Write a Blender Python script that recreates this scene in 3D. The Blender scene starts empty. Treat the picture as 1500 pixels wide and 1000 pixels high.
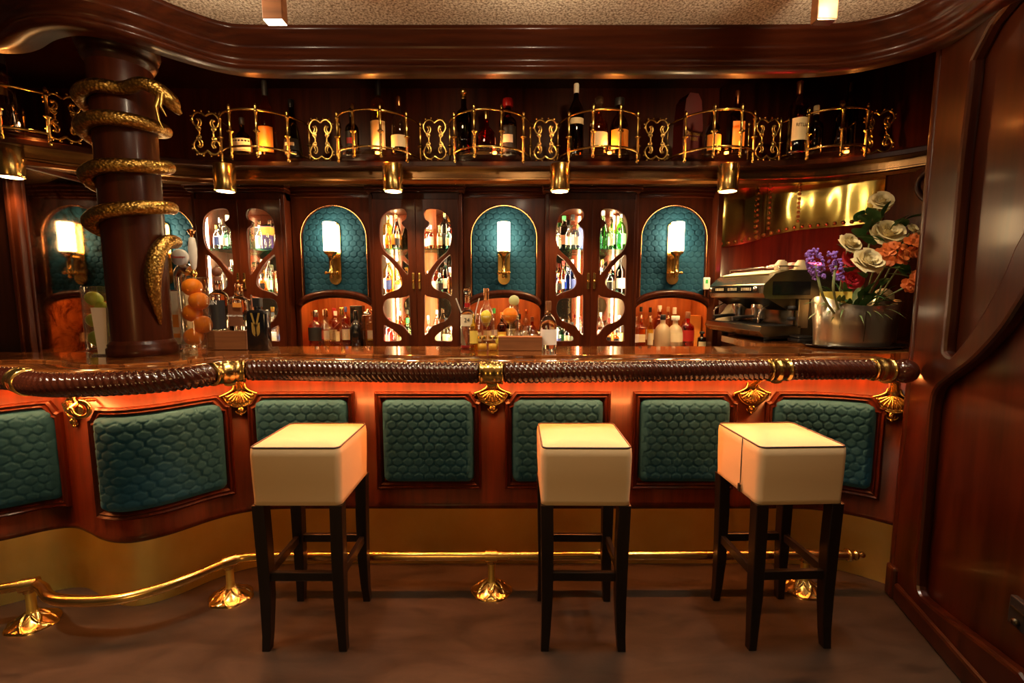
import bpy, bmesh, math, random
import numpy as np
from mathutils import Vector, Matrix
random.seed(11)
sc = bpy.context.scene
COL = sc.collection
PI = math.pi
# ------------------------------------------------------------------ camera model
FPX, PITCH, CAMZ = 667.0, math.radians(6.0), 1.33
_c, _s = math.cos(PITCH), math.sin(PITCH)
def _ray(u, v):
    a = (u - 750) / FPX; b = (500 - v) / FPX
    return (a, _c + b * _s, -_s + b * _c)
def PY(u, v, y):                      # pixel -> point on the vertical plane at depth y
    d = _ray(u, v); t = y / d[1]
    return Vector((d[0] * t, y, CAMZ + d[2] * t))
def PZ(u, v, z):                      # pixel -> point on the horizontal plane at height z
    d = _ray(u, v); t = (z - CAMZ) / d[2]
    return Vector((d[0] * t, d[1] * t, z))
def lerp(a, b, t): return a + (b - a) * t
# ------------------------------------------------------------------ materials
def srgb(h):
    h = h.lstrip('#')
    c = [int(h[i:i + 2], 16) / 255 for i in (0, 2, 4)]
    return tuple((x / 12.92 if x <= .04045 else ((x + .055) / 1.055) ** 2.4) for x in c)
class N:
    def __init__(s, name):
        s.m = bpy.data.materials.new(name); s.m.use_nodes = True
        s.t = s.m.node_tree; s.t.nodes.clear()
        s.out = s.t.nodes.new('ShaderNodeOutputMaterial')
    def n(s, typ, **kw):
        nd = s.t.nodes.new(typ)
        for k, v in kw.items():
            if k.startswith('_'): setattr(nd, k[1:], v)
            else: nd.inputs[k.replace('__', ' ')].default_value = v
        return nd
    def l(s, a, b): s.t.links.new(a, b)
    def coords(s, scale=(1, 1, 1), kind='Object'):
        tc = s.n('ShaderNodeTexCoord'); mp = s.n('ShaderNodeMapping')
        mp.inputs['Scale'].default_value = scale
        s.l(tc.outputs[kind], mp.inputs['Vector']); return mp.outputs['Vector']
    def ramp(s, fac, stops):
        r = s.n('ShaderNodeValToRGB'); e = r.color_ramp.elements
        while len(e) < len(stops): e.new(.5)
        for i, (p, c) in enumerate(stops): e[i].position = p; e[i].color = (*c, 1)
        s.l(fac, r.inputs['Fac']); return r.outputs['Color']
    def bsdf(s, color=(.8, .8, .8), rough=.5, metal=0., coat=0., crough=.1, spec=.5, sheen=0., emis=None, es=0., ior=1.45):
        p = s.n('ShaderNodeBsdfPrincipled')
        p.inputs['Base Color'].default_value = (*color, 1)
        p.inputs['Roughness'].default_value = rough; p.inputs['Metallic'].default_value = metal
        p.inputs['Coat Weight'].default_value = coat; p.inputs['Coat Roughness'].default_value = crough
        p.inputs['Specular IOR Level'].default_value = spec; p.inputs['Sheen Weight'].default_value = sheen
        if emis: p.inputs['Emission Color'].default_value = (*emis, 1); p.inputs['Emission Strength'].default_value = es
        s.l(p.outputs[0], s.out.inputs['Surface']); return p
    def bump(s, h, p, strength=.3, dist=.01):
        b = s.n('ShaderNodeBump'); b.inputs['Strength'].default_value = strength; b.inputs['Distance'].default_value = dist
        s.l(h, b.inputs['Height']); s.l(b.outputs[0], p.inputs['Normal'])
M = {}
def plain(name, color, rough=.5, metal=0., **k):
    n = N(name); n.bsdf(color, rough, metal, **k); M[name] = n.m; return n.m
def wood(name, dark, light, scale, rough=.3, coat=.35, spec=.3):
    n = N(name); p = n.bsdf(rough=rough, coat=coat, crough=.12, spec=spec)
    v = n.coords(scale)
    a = n.n('ShaderNodeTexNoise', Scale=1.0, Detail=6.0, Roughness=.62, Distortion=.25); n.l(v, a.inputs['Vector'])
    n.l(n.ramp(a.outputs['Fac'], [(.28, dark), (.52, tuple(lerp(x, y, .55) for x, y in zip(dark, light))), (.76, light)]), p.inputs['Base Color'])
    M[name] = n.m
wood('mahogany', (.018, .0032, .0012), (.080, .0148, .0040), (26, 26, 1.6), rough=.34, coat=.08, spec=.2)
wood('mahogany_level', (.018, .0032, .0012), (.075, .0145, .0038), (1.4, 20, 26), rough=.3, coat=.10, spec=.2)
wood('mahogany_dark', (.014, .003, .0013), (.05, .011, .0035), (22, 22, 1.4), rough=.36, coat=.12)
wood('mahogany_wall', (.011, .0019, .0007), (.055, .0100, .0026), (34, 14, 1.2), rough=.3, coat=.12)
wood('orange_wood', (.30, .075, .015), (.58, .17, .035), (30, 30, 1.5), rough=.45, coat=.1)
wood('block_wood', (.16, .055, .018), (.32, .12, .04), (2, 20, 30), rough=.5, coat=.05)
wood('rope_wood', (.035, .007, .004), (.075, .016, .007), (9, 9, 9), rough=.16, coat=.8)
wood('black_wood', (.006, .004, .0035), (.016, .010, .008), (14, 14, 2), rough=.4, coat=.1)
def countertop():
    n = N('counter_burl'); p = n.bsdf(rough=.12, coat=1., crough=.05, spec=.5)
    v = n.coords((1, 1, 1))
    a = n.n('ShaderNodeTexNoise', Scale=7.0, Detail=8.0, Roughness=.68, Distortion=1.6); n.l(v, a.inputs['Vector'])
    burl = n.ramp(a.outputs['Fac'], [(.3, (.07, .015, .004)), (.5, (.32, .095, .020)), (.72, (.58, .21, .05))])
    br = n.n('ShaderNodeTexBrick', Scale=1.0)
    br.inputs['Color1'].default_value = (1, 1, 1, 1); br.inputs['Color2'].default_value = (.28, .2, .16, 1)
    br.inputs['Mortar'].default_value = (.15, .1, .08, 1)
    br.inputs['Mortar Size'].default_value = .002; br.inputs['Brick Width'].default_value = .17; br.inputs['Row Height'].default_value = .055
    n.l(v, br.inputs['Vector'])
    mx = n.n('ShaderNodeMix', _data_type='RGBA', _blend_type='MULTIPLY'); mx.inputs['Factor'].default_value = .75
    n.l(burl, mx.inputs['A']); n.l(br.outputs['Color'], mx.inputs['B']); n.l(mx.outputs['Result'], p.inputs['Base Color'])
    M['counter_burl'] = n.m
countertop()
def brass(name, c0, c1, r0, r1, scale=6, bumpy=0.):
    n = N(name); p = n.bsdf(metal=1.)
    v = n.coords((1, 1, 1))
    a = n.n('ShaderNodeTexNoise', Scale=scale, Detail=5.0, Roughness=.6); n.l(v, a.inputs['Vector'])
    n.l(n.ramp(a.outputs['Fac'], [(.35, c0), (.68, c1)]), p.inputs['Base Color'])
    mr = n.n('ShaderNodeMapRange'); mr.inputs['To Min'].default_value = r0; mr.inputs['To Max'].default_value = r1
    n.l(a.outputs['Fac'], mr.inputs['Value']); n.l(mr.outputs[0], p.inputs['Roughness'])
    if bumpy:
        b = n.n('ShaderNodeTexNoise', Scale=scale * .5, Detail=2.0); n.l(v, b.inputs['Vector'])
        n.bump(b.outputs['Fac'], p, bumpy, .02)
    M[name] = n.m
brass('brass', (.66, .42, .12), (.80, .55, .20), .16, .3)
brass('brass_kick', (.95, .72, .16), (1., .84, .28), .38, .58, 4, .10)
brass('brass_wall', (.40, .28, .055), (.60, .44, .11), .07, .2, 4, .5)
brass('bronze_snake', (.36, .21, .05), (.62, .40, .11), .25, .42, 30)
def snake_mat():
    n = N('snake_scales'); p = n.bsdf(metal=1., rough=.33)
    v = n.coords((1, 1, 1))
    w = n.n('ShaderNodeTexVoronoi', Scale=95.0); n.l(v, w.inputs['Vector'])
    n.l(n.ramp(w.outputs['Distance'], [(.1, (.60, .38, .10)), (.6, (.30, .17, .04))]), p.inputs['Base Color'])
    b = n.n('ShaderNodeBump', _invert=True); b.inputs['Strength'].default_value = .7; b.inputs['Distance'].default_value = .004
    n.l(w.outputs['Distance'], b.inputs['Height']); n.l(b.outputs[0], p.inputs['Normal'])
    M['snake_scales'] = n.m
snake_mat()
def velvet():
    n = N('teal_velvet'); p = n.bsdf(rough=.75, spec=.2, sheen=.2)
    p.inputs['Sheen Tint'].default_value = (.35, .8, .85, 1)
    p.inputs['Sheen Roughness'].default_value = .4
    v = n.coords((1, 1, 1))
    a = n.n('ShaderNodeTexNoise', Scale=9.0, Detail=4.0); n.l(v, a.inputs['Vector'])
    n.l(n.ramp(a.outputs['Fac'], [(.3, (.006, .050, .096)), (.7, (.012, .074, .138))]), p.inputs['Base Color'])
    M['teal_velvet'] = n.m
velvet()
for k_, (a_, b_) in {'bar_velvet': ((.006, .074, .175), (.014, .108, .25))}.items():  # same velvet recoloured bluer, so neutral light is put into its colour
    M[k_] = M['teal_velvet'].copy(); M[k_].name = k_
    for nd in M[k_].node_tree.nodes:
        if nd.type == 'VALTORGB': nd.color_ramp.elements[0].color = (*a_, 1); nd.color_ramp.elements[1].color = (*b_, 1)
def floor_mat():
    n = N('floor_cement'); p = n.bsdf(rough=.4, spec=.45)
    v = n.coords((1, 3.2, 1))
    a = n.n('ShaderNodeTexNoise', Scale=3.2, Detail=8.0, Roughness=.65, Distortion=.8); n.l(v, a.inputs['Vector'])
    n.l(n.ramp(a.outputs['Fac'], [(.3, (.020, .0145, .011)), (.7, (.056, .040, .029))]), p.inputs['Base Color'])
    mr = n.n('ShaderNodeMapRange'); mr.inputs['To Min'].default_value = .26; mr.inputs['To Max'].default_value = .52
    n.l(a.outputs['Fac'], mr.inputs['Value']); n.l(mr.outputs[0], p.inputs['Roughness'])
    M['floor_cement'] = n.m
floor_mat()
def ceiling_mat():
    n = N('ceiling_flecks'); p = n.bsdf(rough=.9, spec=.1)
    v = n.coords((1, 1, 1))
    a = n.n('ShaderNodeTexNoise', Scale=110.0, Detail=3.0, Roughness=.7); n.l(v, a.inputs['Vector'])
    n.l(n.ramp(a.outputs['Fac'], [(.38, (.26, .19, .12)), (.52, (.72, .60, .44)), (.64, (.95, .88, .74))]), p.inputs['Base Color'])
    n.bump(a.outputs['Fac'], p, .5, .006)
    M['ceiling_flecks'] = n.m
ceiling_mat()
def leather():
    n = N('cream_leather'); p = n.bsdf((.76, .585, .36), rough=.42, spec=.4)
    v = n.coords((1, 1, 1))
    a = n.n('ShaderNodeTexNoise', Scale=140.0, Detail=2.0); n.l(v, a.inputs['Vector']); n.bump(a.outputs['Fac'], p, .06, .002)
    M['cream_leather'] = n.m
leather()
def mirror_mat():
    n = N('antique_mirror'); p = n.bsdf(metal=1., rough=.06)
    v = n.coords((1, 1, 1))
    a = n.n('ShaderNodeTexNoise', Scale=9.0, Detail=7.0, Roughness=.72, Distortion=.7); n.l(v, a.inputs['Vector'])
    n.l(n.ramp(a.outputs['Fac'], [(.36, (.16, .07, .03)), (.5, (.50, .40, .30)), (.66, (.66, .56, .44))]), p.inputs['Base Color'])
    mr = n.n('ShaderNodeMapRange'); mr.inputs['From Min'].default_value = .35; mr.inputs['From Max'].default_value = .65
    mr.inputs['To Min'].default_value = .12; mr.inputs['To Max'].default_value = .02
    n.l(a.outputs['Fac'], mr.inputs['Value']); n.l(mr.outputs[0], p.inputs['Roughness'])
    M['antique_mirror'] = n.m
mirror_mat()
plain('mirror', (.84, .74, .56), .03, 1.); plain('fascia_bronze', (.42, .22, .085), .24, 1.)
n = N('solid_glass'); g_ = n.n('ShaderNodeBsdfGlass', IOR=1.36, Roughness=.0); g_.inputs['Color'].default_value = (.96, .96, .93, 1); n.l(g_.outputs[0], n.out.inputs['Surface']); M['solid_glass'] = n.m
def glass(name, tint, gloss=1.):
    n = N(name)
    tr = n.n('ShaderNodeBsdfTransparent'); tr.inputs['Color'].default_value = (*tint, 1)
    gl = n.n('ShaderNodeBsdfGlossy'); gl.inputs['Roughness'].default_value = .04; gl.inputs['Color'].default_value = (1, 1, 1, 1)
    fr = n.n('ShaderNodeLayerWeight'); fr.inputs['Blend'].default_value = .32
    mu = n.n('ShaderNodeMath', _operation='MULTIPLY_ADD'); mu.inputs[1].default_value = .50 * gloss; mu.inputs[2].default_value = .035 * gloss
    n.l(fr.outputs['Facing'], mu.inputs[0])
    mx = n.n('ShaderNodeMixShader'); n.l(mu.outputs[0], mx.inputs['Fac'])
    n.l(tr.outputs[0], mx.inputs[1]); n.l(gl.outputs[0], mx.inputs[2]); n.l(mx.outputs[0], n.out.inputs['Surface'])
    M[name] = n.m
glass('clear_glass', (.93, .93, .90)); glass('pane_glass', (.97, .97, .96), .35)
glass('green_glass', (.22, .62, .10)); glass('dark_green_glass', (.03, .07, .025)); glass('aqua_glass', (.45, .78, .72))
glass('amber_liquor', (.72, .32, .06)); glass('dark_amber', (.30, .10, .02)); glass('red_liquor', (.70, .10, .04))
glass('pink_liquor', (.90, .38, .34)); glass('yellow_liquor', (.90, .74, .18)); glass('blue_glass', (.10, .22, .62))
glass('black_glass', (.012, .010, .012)); glass('brown_glass', (.16, .06, .02)); glass('orange_liquor', (.9, .45, .1))
n = N('frosted_glass'); p = n.bsdf((.86, .72, .48), .35, spec=.5); p.inputs['Transmission Weight'].default_value = .55; M['frosted_glass'] = n.m
plain('black_gloss', (.006, .006, .007), .18, coat=.5)
plain('black_matte', (.012, .011, .012), .5); plain('navy_cord', (.015, .015, .03), .5)
plain('paper_cream', (.80, .68, .44), .6); plain('paper_white', (.86, .82, .74), .55); plain('paper_black', (.02, .018, .018), .45)
plain('paper_red', (.42, .02, .015), .45); plain('paper_orange', (.85, .32, .05), .5); plain('paper_yellow', (.85, .62, .10), .5)
plain('paper_brown', (.20, .07, .03), .5); plain('paper_green', (.07, .3, .10), .5); plain('paper_blue', (.06, .10, .34), .5); plain('paper_purple', (.07, .035, .17), .45)
plain('gold', (.85, .58, .18), .25, 1.); plain('silver', (.78, .75, .70), .22, 1.); plain('copper', (.80, .36, .16), .25, 1.)
plain('cork', (.45, .27, .13), .8); plain('red_wax', (.45, .015, .015), .3); plain('white_plastic', (.88, .86, .80), .35); plain('green_label', (.05, .45, .12), .5)
plain('red_ink', (.60, .02, .02), .5); plain('black_ink', (.01, .01, .01), .6); plain('gold_ink', (.70, .45, .10), .35, .6); plain('white_ink', (.85, .82, .74), .5)
plain('rivet_brass', (.34, .20, .05), .3, 1.)
plain('steel', (.36, .32, .24), .22, 1.); plain('steel_dark', (.10, .085, .06), .3, 1.); plain('machine_black', (.012, .011, .010), .35)
plain('rubber', (.01, .01, .01), .7)
plain('orange_peel', (.92, .235, .004), .5, spec=.3); plain('lemon_peel', (.90, .68, .05), .42); plain('lime_peel', (.42, .55, .07), .45); plain('lime_flesh', (.72, .74, .32), .4)
plain('leaf_green', (.045, .13, .035), .5); plain('leaf_pale', (.20, .28, .10), .5); plain('stem_green', (.25, .30, .12), .55)
plain('petal_white', (.82, .70, .40), .6); plain('petal_orange', (.72, .17, .03), .6); plain('petal_red', (.55, .02, .03), .6); plain('petal_purple', (.26, .12, .50), .6)
plain('cloth_pink', (.80, .55, .52), .8); plain('honey', (.85, .45, .04), .25); plain('ashtray_black', (.015, .013, .012), .3)
plain('crimson_wall', (.30, .012, .016), .5, coat=.2)
def bucket_mat():
    n = N('brushed_metal'); p = n.bsdf((.82, .70, .50), .34, 1.)
    v = n.coords((60, 60, 1)); a = n.n('ShaderNodeTexNoise', Scale=2.0, Detail=3.0); n.l(v, a.inputs['Vector'])
    mr = n.n('ShaderNodeMapRange'); mr.inputs['To Min'].default_value = .22; mr.inputs['To Max'].default_value = .42
    n.l(a.outputs['Fac'], mr.inputs['Value']); n.l(mr.outputs[0], p.inputs['Roughness']); M['brushed_metal'] = n.m
bucket_mat()
def emit(name, c, st):
    n = N(name); e = n.n('ShaderNodeEmission'); e.inputs['Color'].default_value = (*c, 1); e.inputs['Strength'].default_value = st
    n.l(e.outputs[0], n.out.inputs['Surface']); M[name] = n.m
emit('lamp_shade_glow', (1, .68, .34), 30); emit('downlight_glow', (1, .72, .34), 26); emit('tube_glow', (1, .70, .40), 125)
emit('led_orange', (1, .22, .03), 26); emit('led_red', (1, .27, .06), 175); emit('spot_glow', (1, .82, .56), 6); emit('led_gallery', (1, .20, .02), 60)
emit('niche_glow', (1, .50, .18), 62)
# ------------------------------------------------------------------ mesh builder
class MB:
    def __init__(s): s.v = []; s.f = []; s.sm = []; s.mi = []; s.T = None
    def add(s, vs, fs, smooth=False, mi=0):
        o = len(s.v)
        for p in vs:
            p = Vector(p)
            if s.T is not None: p = s.T @ p
            s.v.append(p)
        for f in fs: s.f.append([i + o for i in f]); s.sm.append(smooth); s.mi.append(mi)
        return s
    def box(s, x0, y0, z0, x1, y1, z1, mi=0):
        vs = [(x0, y0, z0), (x1, y0, z0), (x1, y1, z0), (x0, y1, z0), (x0, y0, z1), (x1, y0, z1), (x1, y1, z1), (x0, y1, z1)]
        return s.add(vs, [(3, 2, 1, 0), (4, 5, 6, 7), (0, 1, 5, 4), (1, 2, 6, 5), (2, 3, 7, 6), (3, 0, 4, 7)], False, mi)
    def grid(s, rows, closed_u=False, closed_v=False, smooth=True, mi=0, flip=False):
        nr, nc = len(rows), len(rows[0]); vs = [p for r in rows for p in r]; fs = []
        for i in range(nr if closed_v else nr - 1):
            for j in range(nc if closed_u else nc - 1):
                a = i * nc + j; b = i * nc + (j + 1) % nc; c = ((i + 1) % nr) * nc + (j + 1) % nc; d = ((i + 1) % nr) * nc + j
                fs.append((a, d, c, b) if flip else (a, b, c, d))
        return s.add(vs, fs, smooth, mi)
    def lathe(s, prof, n=24, c=(0, 0, 0), sq=0., ex=1., ey=1., smooth=True, mi=0, rot=0.):
        rows = []
        for r, z in prof:
            row = []
            for k in range(n):
                a = 2 * PI * k / n + rot; f = 1.
                if sq: f = 1. / max(abs(math.cos(a)) ** sq + abs(math.sin(a)) ** sq, 1e-6) ** (1. / sq)
                row.append((c[0] + r * f * ex * math.cos(a), c[1] + r * f * ey * math.sin(a), c[2] + z))
            rows.append(row)
        s.grid(rows, closed_u=True, smooth=smooth, mi=mi)
        for row, fl in ((rows[0], True), (rows[-1], False)):
            if (Vector(row[0]) - Vector(row[n // 2])).length > 1e-4:
                s.add(row, [tuple(range(n))[::-1] if fl else tuple(range(n))], False, mi)
        return s
    def tube(s, path, rad, n=10, closed=False, cap=True, mi=0, flat=1.):
        path = [Vector(p) for p in path]; m = len(path); rows = []
        up = Vector((0, 0, 1)); prev = None
        for i, p in enumerate(path):
            t = (path[(i + 1) % m] - path[i - 1]) if closed else (path[min(i + 1, m - 1)] - path[max(i - 1, 0)])
            if t.length < 1e-9: t = Vector((0, 0, 1))
            t.normalize()
            if prev is None:
                x = t.cross(up)
                if x.length < 1e-3: x = t.cross(Vector((1, 0, 0)))
            else: x = prev - t * prev.dot(t)
            if x.length < 1e-6: x = t.orthogonal()
            x.normalize(); prev = x; y = t.cross(x)
            r = rad[i] if isinstance(rad, (list, tuple)) else rad
            rows.append([p + x * (r * math.cos(2 * PI * k / n)) + y * (r * flat * math.sin(2 * PI * k / n)) for k in range(n)])
        s.grid(rows, closed_u=True, closed_v=closed, smooth=True, mi=mi, flip=True)
        if cap and not closed:
            s.add(rows[0], [tuple(range(n))], False, mi); s.add(rows[-1], [tuple(range(n))[::-1]], False, mi)
        return s
    def ball(s, c, r, n=14, m=9, ez=1., mi=0, ex=1., ey=1.):
        rows = []
        for i in range(m + 1):
            a = -PI / 2 + PI * i / m; rr = max(r * math.cos(a), 1e-5)
            rows.append([(c[0] + rr * ex * math.cos(2 * PI * k / n), c[1] + rr * ey * math.sin(2 * PI * k / n), c[2] + r * ez * math.sin(a)) for k in range(n)])
        return s.grid(rows, closed_u=True, mi=mi)
    def extrude(s, poly, z0, z1, mi=0, smooth=False):        # poly [(x,y)] ccw, capped n-gons
        n = len(poly); lo = [(x, y, z0) for x, y in poly]; hi = [(x, y, z1) for x, y in poly]
        s.add(lo + hi, [(i, (i + 1) % n, n + (i + 1) % n, n + i) for i in range(n)], smooth, mi)
        s.add(lo, [tuple(range(n))[::-1]], False, mi); s.add(hi, [tuple(range(n))], False, mi); return s
def world_of(o):
    p = Vector((0, 0, 0))
    while o is not None: p = p + o.location; o = o.parent
    return p
def link(o, parent=None):
    COL.objects.link(o)
    if parent is not None: o.parent = parent
    return o
def mesh_of(name, mb, mats):
    me = bpy.data.meshes.new(name)
    me.from_pydata([tuple(v) for v in mb.v], [], mb.f); me.update()
    me.polygons.foreach_set('use_smooth', mb.sm); me.polygons.foreach_set('material_index', mb.mi)
    for m in (mats if isinstance(mats, (list, tuple)) else [mats]): me.materials.append(M[m] if isinstance(m, str) else m)
    return me
def fixn(me):
    bm = bmesh.new(); bm.from_mesh(me); bmesh.ops.recalc_face_normals(bm, faces=bm.faces); bm.to_mesh(me); bm.free()
def obj(name, mb, mats, parent=None, world=False, bevel=0., seg=2, label=None, fix=False):
    if world and parent is not None:
        off = world_of(parent); mb.v = [v - off for v in mb.v]
    me = mesh_of(name, mb, mats)
    if fix: fixn(me)
    o = bpy.data.objects.new(name, me)
    if bevel:
        b = o.modifiers.new('bevel', 'BEVEL'); b.width = bevel; b.segments = seg; b.limit_method = 'ANGLE'; b.angle_limit = math.radians(35)
    if label: o['label'] = label
    return link(o, parent)
def thing(name, label, cat, loc=(0, 0, 0), rz=0., group=None):
    o = bpy.data.objects.new(name, None); o.empty_display_size = .05
    o.location = loc; o.rotation_euler = (0, 0, rz); o['label'] = label; o['category'] = cat; o['kind'] = 'thing'
    if group: o['group'] = group
    return link(o)
def tag(o, label, cat, group=None):
    o['label'] = label; o['category'] = cat; o['kind'] = 'thing'
    if group: o['group'] = group
    return o
def struct(o, label=None, cat=None):
    o['kind'] = 'structure'
    if label: o['label'] = label
    if cat: o['category'] = cat
    return o
def dup(root, loc, rz=None, label=None, group=None):
    r = root.copy(); COL.objects.link(r); r.location = loc
    if rz is not None: r.rotation_euler = (0, 0, rz)
    if label: r['label'] = label
    if group: r['group'] = group
    for ch in list(root.children):
        c = ch.copy(); COL.objects.link(c); c.parent = r
        for g in list(ch.children):
            d = g.copy(); COL.objects.link(d); d.parent = c
    return r
def text(name, body, size, mat, parent, loc, rot=(PI / 2, 0, 0), depth=.0006, align='CENTER'):
    cu = bpy.data.curves.new(name, 'FONT'); cu.body = body; cu.size = size; cu.align_x = align; cu.align_y = 'CENTER'; cu.extrude = depth
    t = bpy.data.objects.new(name + '_tmp', cu); COL.objects.link(t)
    dg = bpy.context.evaluated_depsgraph_get(); me = bpy.data.meshes.new_from_object(t.evaluated_get(dg))
    COL.objects.unlink(t); bpy.data.objects.remove(t); bpy.data.curves.remove(cu)
    me.materials.clear(); me.materials.append(M[mat])
    o = bpy.data.objects.new(name, me); o.location = loc; o.rotation_euler = rot
    return link(o, parent)
def cut_plate(polys, extrude, bev):                         # 2D outlines (first is outer) -> bevelled solid mesh, local XY
    cu = bpy.data.curves.new('plate', 'CURVE'); cu.dimensions = '2D'; cu.fill_mode = 'BOTH'; cu.extrude = extrude; cu.bevel_depth = bev; cu.bevel_resolution = 1
    for poly in polys:
        sp = cu.splines.new('POLY'); sp.points.add(len(poly) - 1); sp.use_cyclic_u = True
        for i, (x, y) in enumerate(poly): sp.points[i].co = (x, y, 0, 1)
    t = bpy.data.objects.new('plate_tmp', cu); COL.objects.link(t)
    dg = bpy.context.evaluated_depsgraph_get(); me = bpy.data.meshes.new_from_object(t.evaluated_get(dg))
    COL.objects.unlink(t); bpy.data.objects.remove(t); bpy.data.curves.remove(cu)
    return me
def plate_obj(name, polys, extrude, bev, mat, parent, xform):
    me = cut_plate(polys, extrude, bev); me.transform(xform); me.materials.clear(); me.materials.append(M[mat])
    me.polygons.foreach_set('use_smooth', [False] * len(me.polygons))
    return link(bpy.data.objects.new(name, me), parent)
def catmull(pts, per=8, closed=False):
    P = [Vector(p) for p in pts]; n = len(P); out = []
    rng = range(n) if closed else range(n - 1)
    for i in rng:
        if closed: a, b, c, d = P[i - 1], P[i], P[(i + 1) % n], P[(i + 2) % n]
        else: a, b, c, d = P[max(i - 1, 0)], P[i], P[i + 1], P[min(i + 2, n - 1)]
        for k in range(per):
            t = k / per
            out.append(.5 * ((2 * b) + (c - a) * t + (2 * a - 5 * b + 4 * c - d) * t * t + (3 * b - a - 3 * c + d) * t ** 3))
    if not closed: out.append(P[-1])
    return out
class Path:                                                 # plan curve with arc length; normal points to the customer side
    def __init__(s, pts, per=10):
        s.p = catmull([(x, y, 0) for x, y in pts], per)
        s.cum = [0.]
        for a, b in zip(s.p, s.p[1:]): s.cum.append(s.cum[-1] + (b - a).length)
        s.L = s.cum[-1]; s._c = np.array(s.cum); s._x = np.array([q.x for q in s.p]); s._y = np.array([q.y for q in s.p])
    def xy(s, t): return float(np.interp(t, s._c, s._x)), float(np.interp(t, s._c, s._y))
    def nrm(s, t):
        a = s.xy(max(t - .012, 0)); b = s.xy(min(t + .012, s.L)); dx, dy = b[0] - a[0], b[1] - a[1]; l = math.hypot(dx, dy) or 1
        return dy / l, -dx / l
    def at(s, t, off=0., z=0.):
        x, y = s.xy(t); n = s.nrm(t); return Vector((x + n[0] * off, y + n[1] * off, z))
    def sx(s, x): return float(np.interp(x, s._x, s._c))
    def sweep(s, mb, prof, t0, t1, step=.02, smooth=True, mi=0, caps=False):
        k = max(2, int((t1 - t0) / step)); rows = []
        for i in range(k + 1):
            t = lerp(t0, t1, i / k); rows.append([s.at(t, o, z) for o, z in prof])
        mb.grid(rows, smooth=smooth, mi=mi)
        if caps:
            m = len(prof); mb.add(rows[0], [tuple(range(m))], False, mi); mb.add(rows[-1], [tuple(range(m))[::-1]], False, mi)
        return mb
def hexh(U, V, w=.05, rh=.036):
    out1 = np.full(U.shape, 9.); out2 = np.full(U.shape, 9.)
    j0 = np.floor(V / rh)
    for dj in (-1, 0, 1, 2):
        j = j0 + dj; sh = np.where(np.mod(j, 2) > .5, w / 2, 0.)
        i0 = np.floor((U - sh) / w)
        for di in (-1, 0, 1, 2):
            d = np.hypot(U - (i0 + di) * w - sh, (V - j * rh) * 1.12)
            new1 = np.minimum(out1, d); out2 = np.minimum(out2, np.maximum(out1, d)); out1 = new1
    e = np.clip((out2 - out1) / (.26 * w), 0, 1)
    return np.sqrt(1 - (1 - e) ** 2)
def quilt(nu, nv, w, h, depth=.007, edge=.03, puff=.018, hexw=.05, hexr=.036):
    u = np.linspace(0, w, nu); v = np.linspace(0, h, nv); U, V = np.meshgrid(u, v)
    e = np.minimum(np.minimum(U, w - U), np.minimum(V, h - V)); e = np.clip(e / edge, 0, 1)
    rc = .035; qx = np.maximum(np.abs(U - w / 2) - (w / 2 - rc), 0); qy = np.maximum(np.abs(V - h / 2) - (h / 2 - rc), 0)
    sd = rc - np.hypot(qx, qy); corner = (qx > 0) & (qy > 0); e0 = np.minimum(np.minimum(U, w - U), np.minimum(V, h - V)); e0 = np.where(corner, np.minimum(sd, e0), e0)
    e = np.clip(e0 / edge, 0, 1)
    if puff > .01: return U, V, np.where(e0 < 0, -.03, puff * np.sqrt(1 - (1 - e) ** 2) + depth * hexh(U, V, hexw, hexr) * np.clip(e * 1.6, 0, 1))
    return U, V, puff * np.sqrt(1 - (1 - e) ** 2) + depth * hexh(U, V, hexw, hexr) * np.clip(e * 1.6, 0, 1)
# ================================================================== SETTING
o = obj('floor', MB().box(-4.2, -2.6, -.06, 3.0, 3.9, 0), 'floor_cement'); struct(o)
CEIL = 2.39
K = Path([(-3.0, 1.45), (-2.75, 1.58), (-2.5, 1.70), (-2.194, 1.822), (-2.05, 1.925), (-1.95, 1.945), (-1.84, 1.90), (-1.75, 1.853), (-1.66, 1.824), (-1.58, 1.828), (-1.49, 1.888),
          (-1.385, 2.015), (-1.28, 2.09), (-1.165, 2.122), (-.9, 2.13), (-.4, 2.13), (0, 2.13), (.5, 2.13), (1.0, 2.13), (1.36, 2.128), (1.52, 2.10), (1.64, 2.04), (1.754, 1.94), (1.82, 1.88)])
R = Path([(-2.75, 1.22), (-2.5, 1.37), (-2.25, 1.53), (-2.05, 1.64), (-1.92, 1.668), (-1.80, 1.64), (-1.69, 1.575), (-1.575, 1.54), (-1.434, 1.55), (-1.304, 1.59), (-1.205, 1.66), (-1.15, 1.77), (-1.08, 1.835),
          (-.95, 1.845), (-.69, 1.82), (-.40, 1.795), (-.10, 1.783), (.16, 1.79), (.413, 1.808), (.75, 1.83), (1.06, 1.848), (1.274, 1.86), (1.43, 1.862), (1.56, 1.855)])
C = Path([(-2.55, 1.60), (-2.2, 1.76), (-1.98, 1.80), (-1.88, 1.782), (-1.74, 1.712), (-1.607, 1.675), (-1.495, 1.692), (-1.39, 1.76), (-1.282, 1.888), (-1.18, 1.975), (-1.06, 2.005), (-.71, 2.009), (0, 2.009), (.71, 2.009),
          (1.2, 2.003), (1.36, 1.985), (1.46, 1.945), (1.545, 1.87), (1.585, 1.76), (1.575, 1.62), (1.54, 1.45), (1.48, 1.2)])
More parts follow.
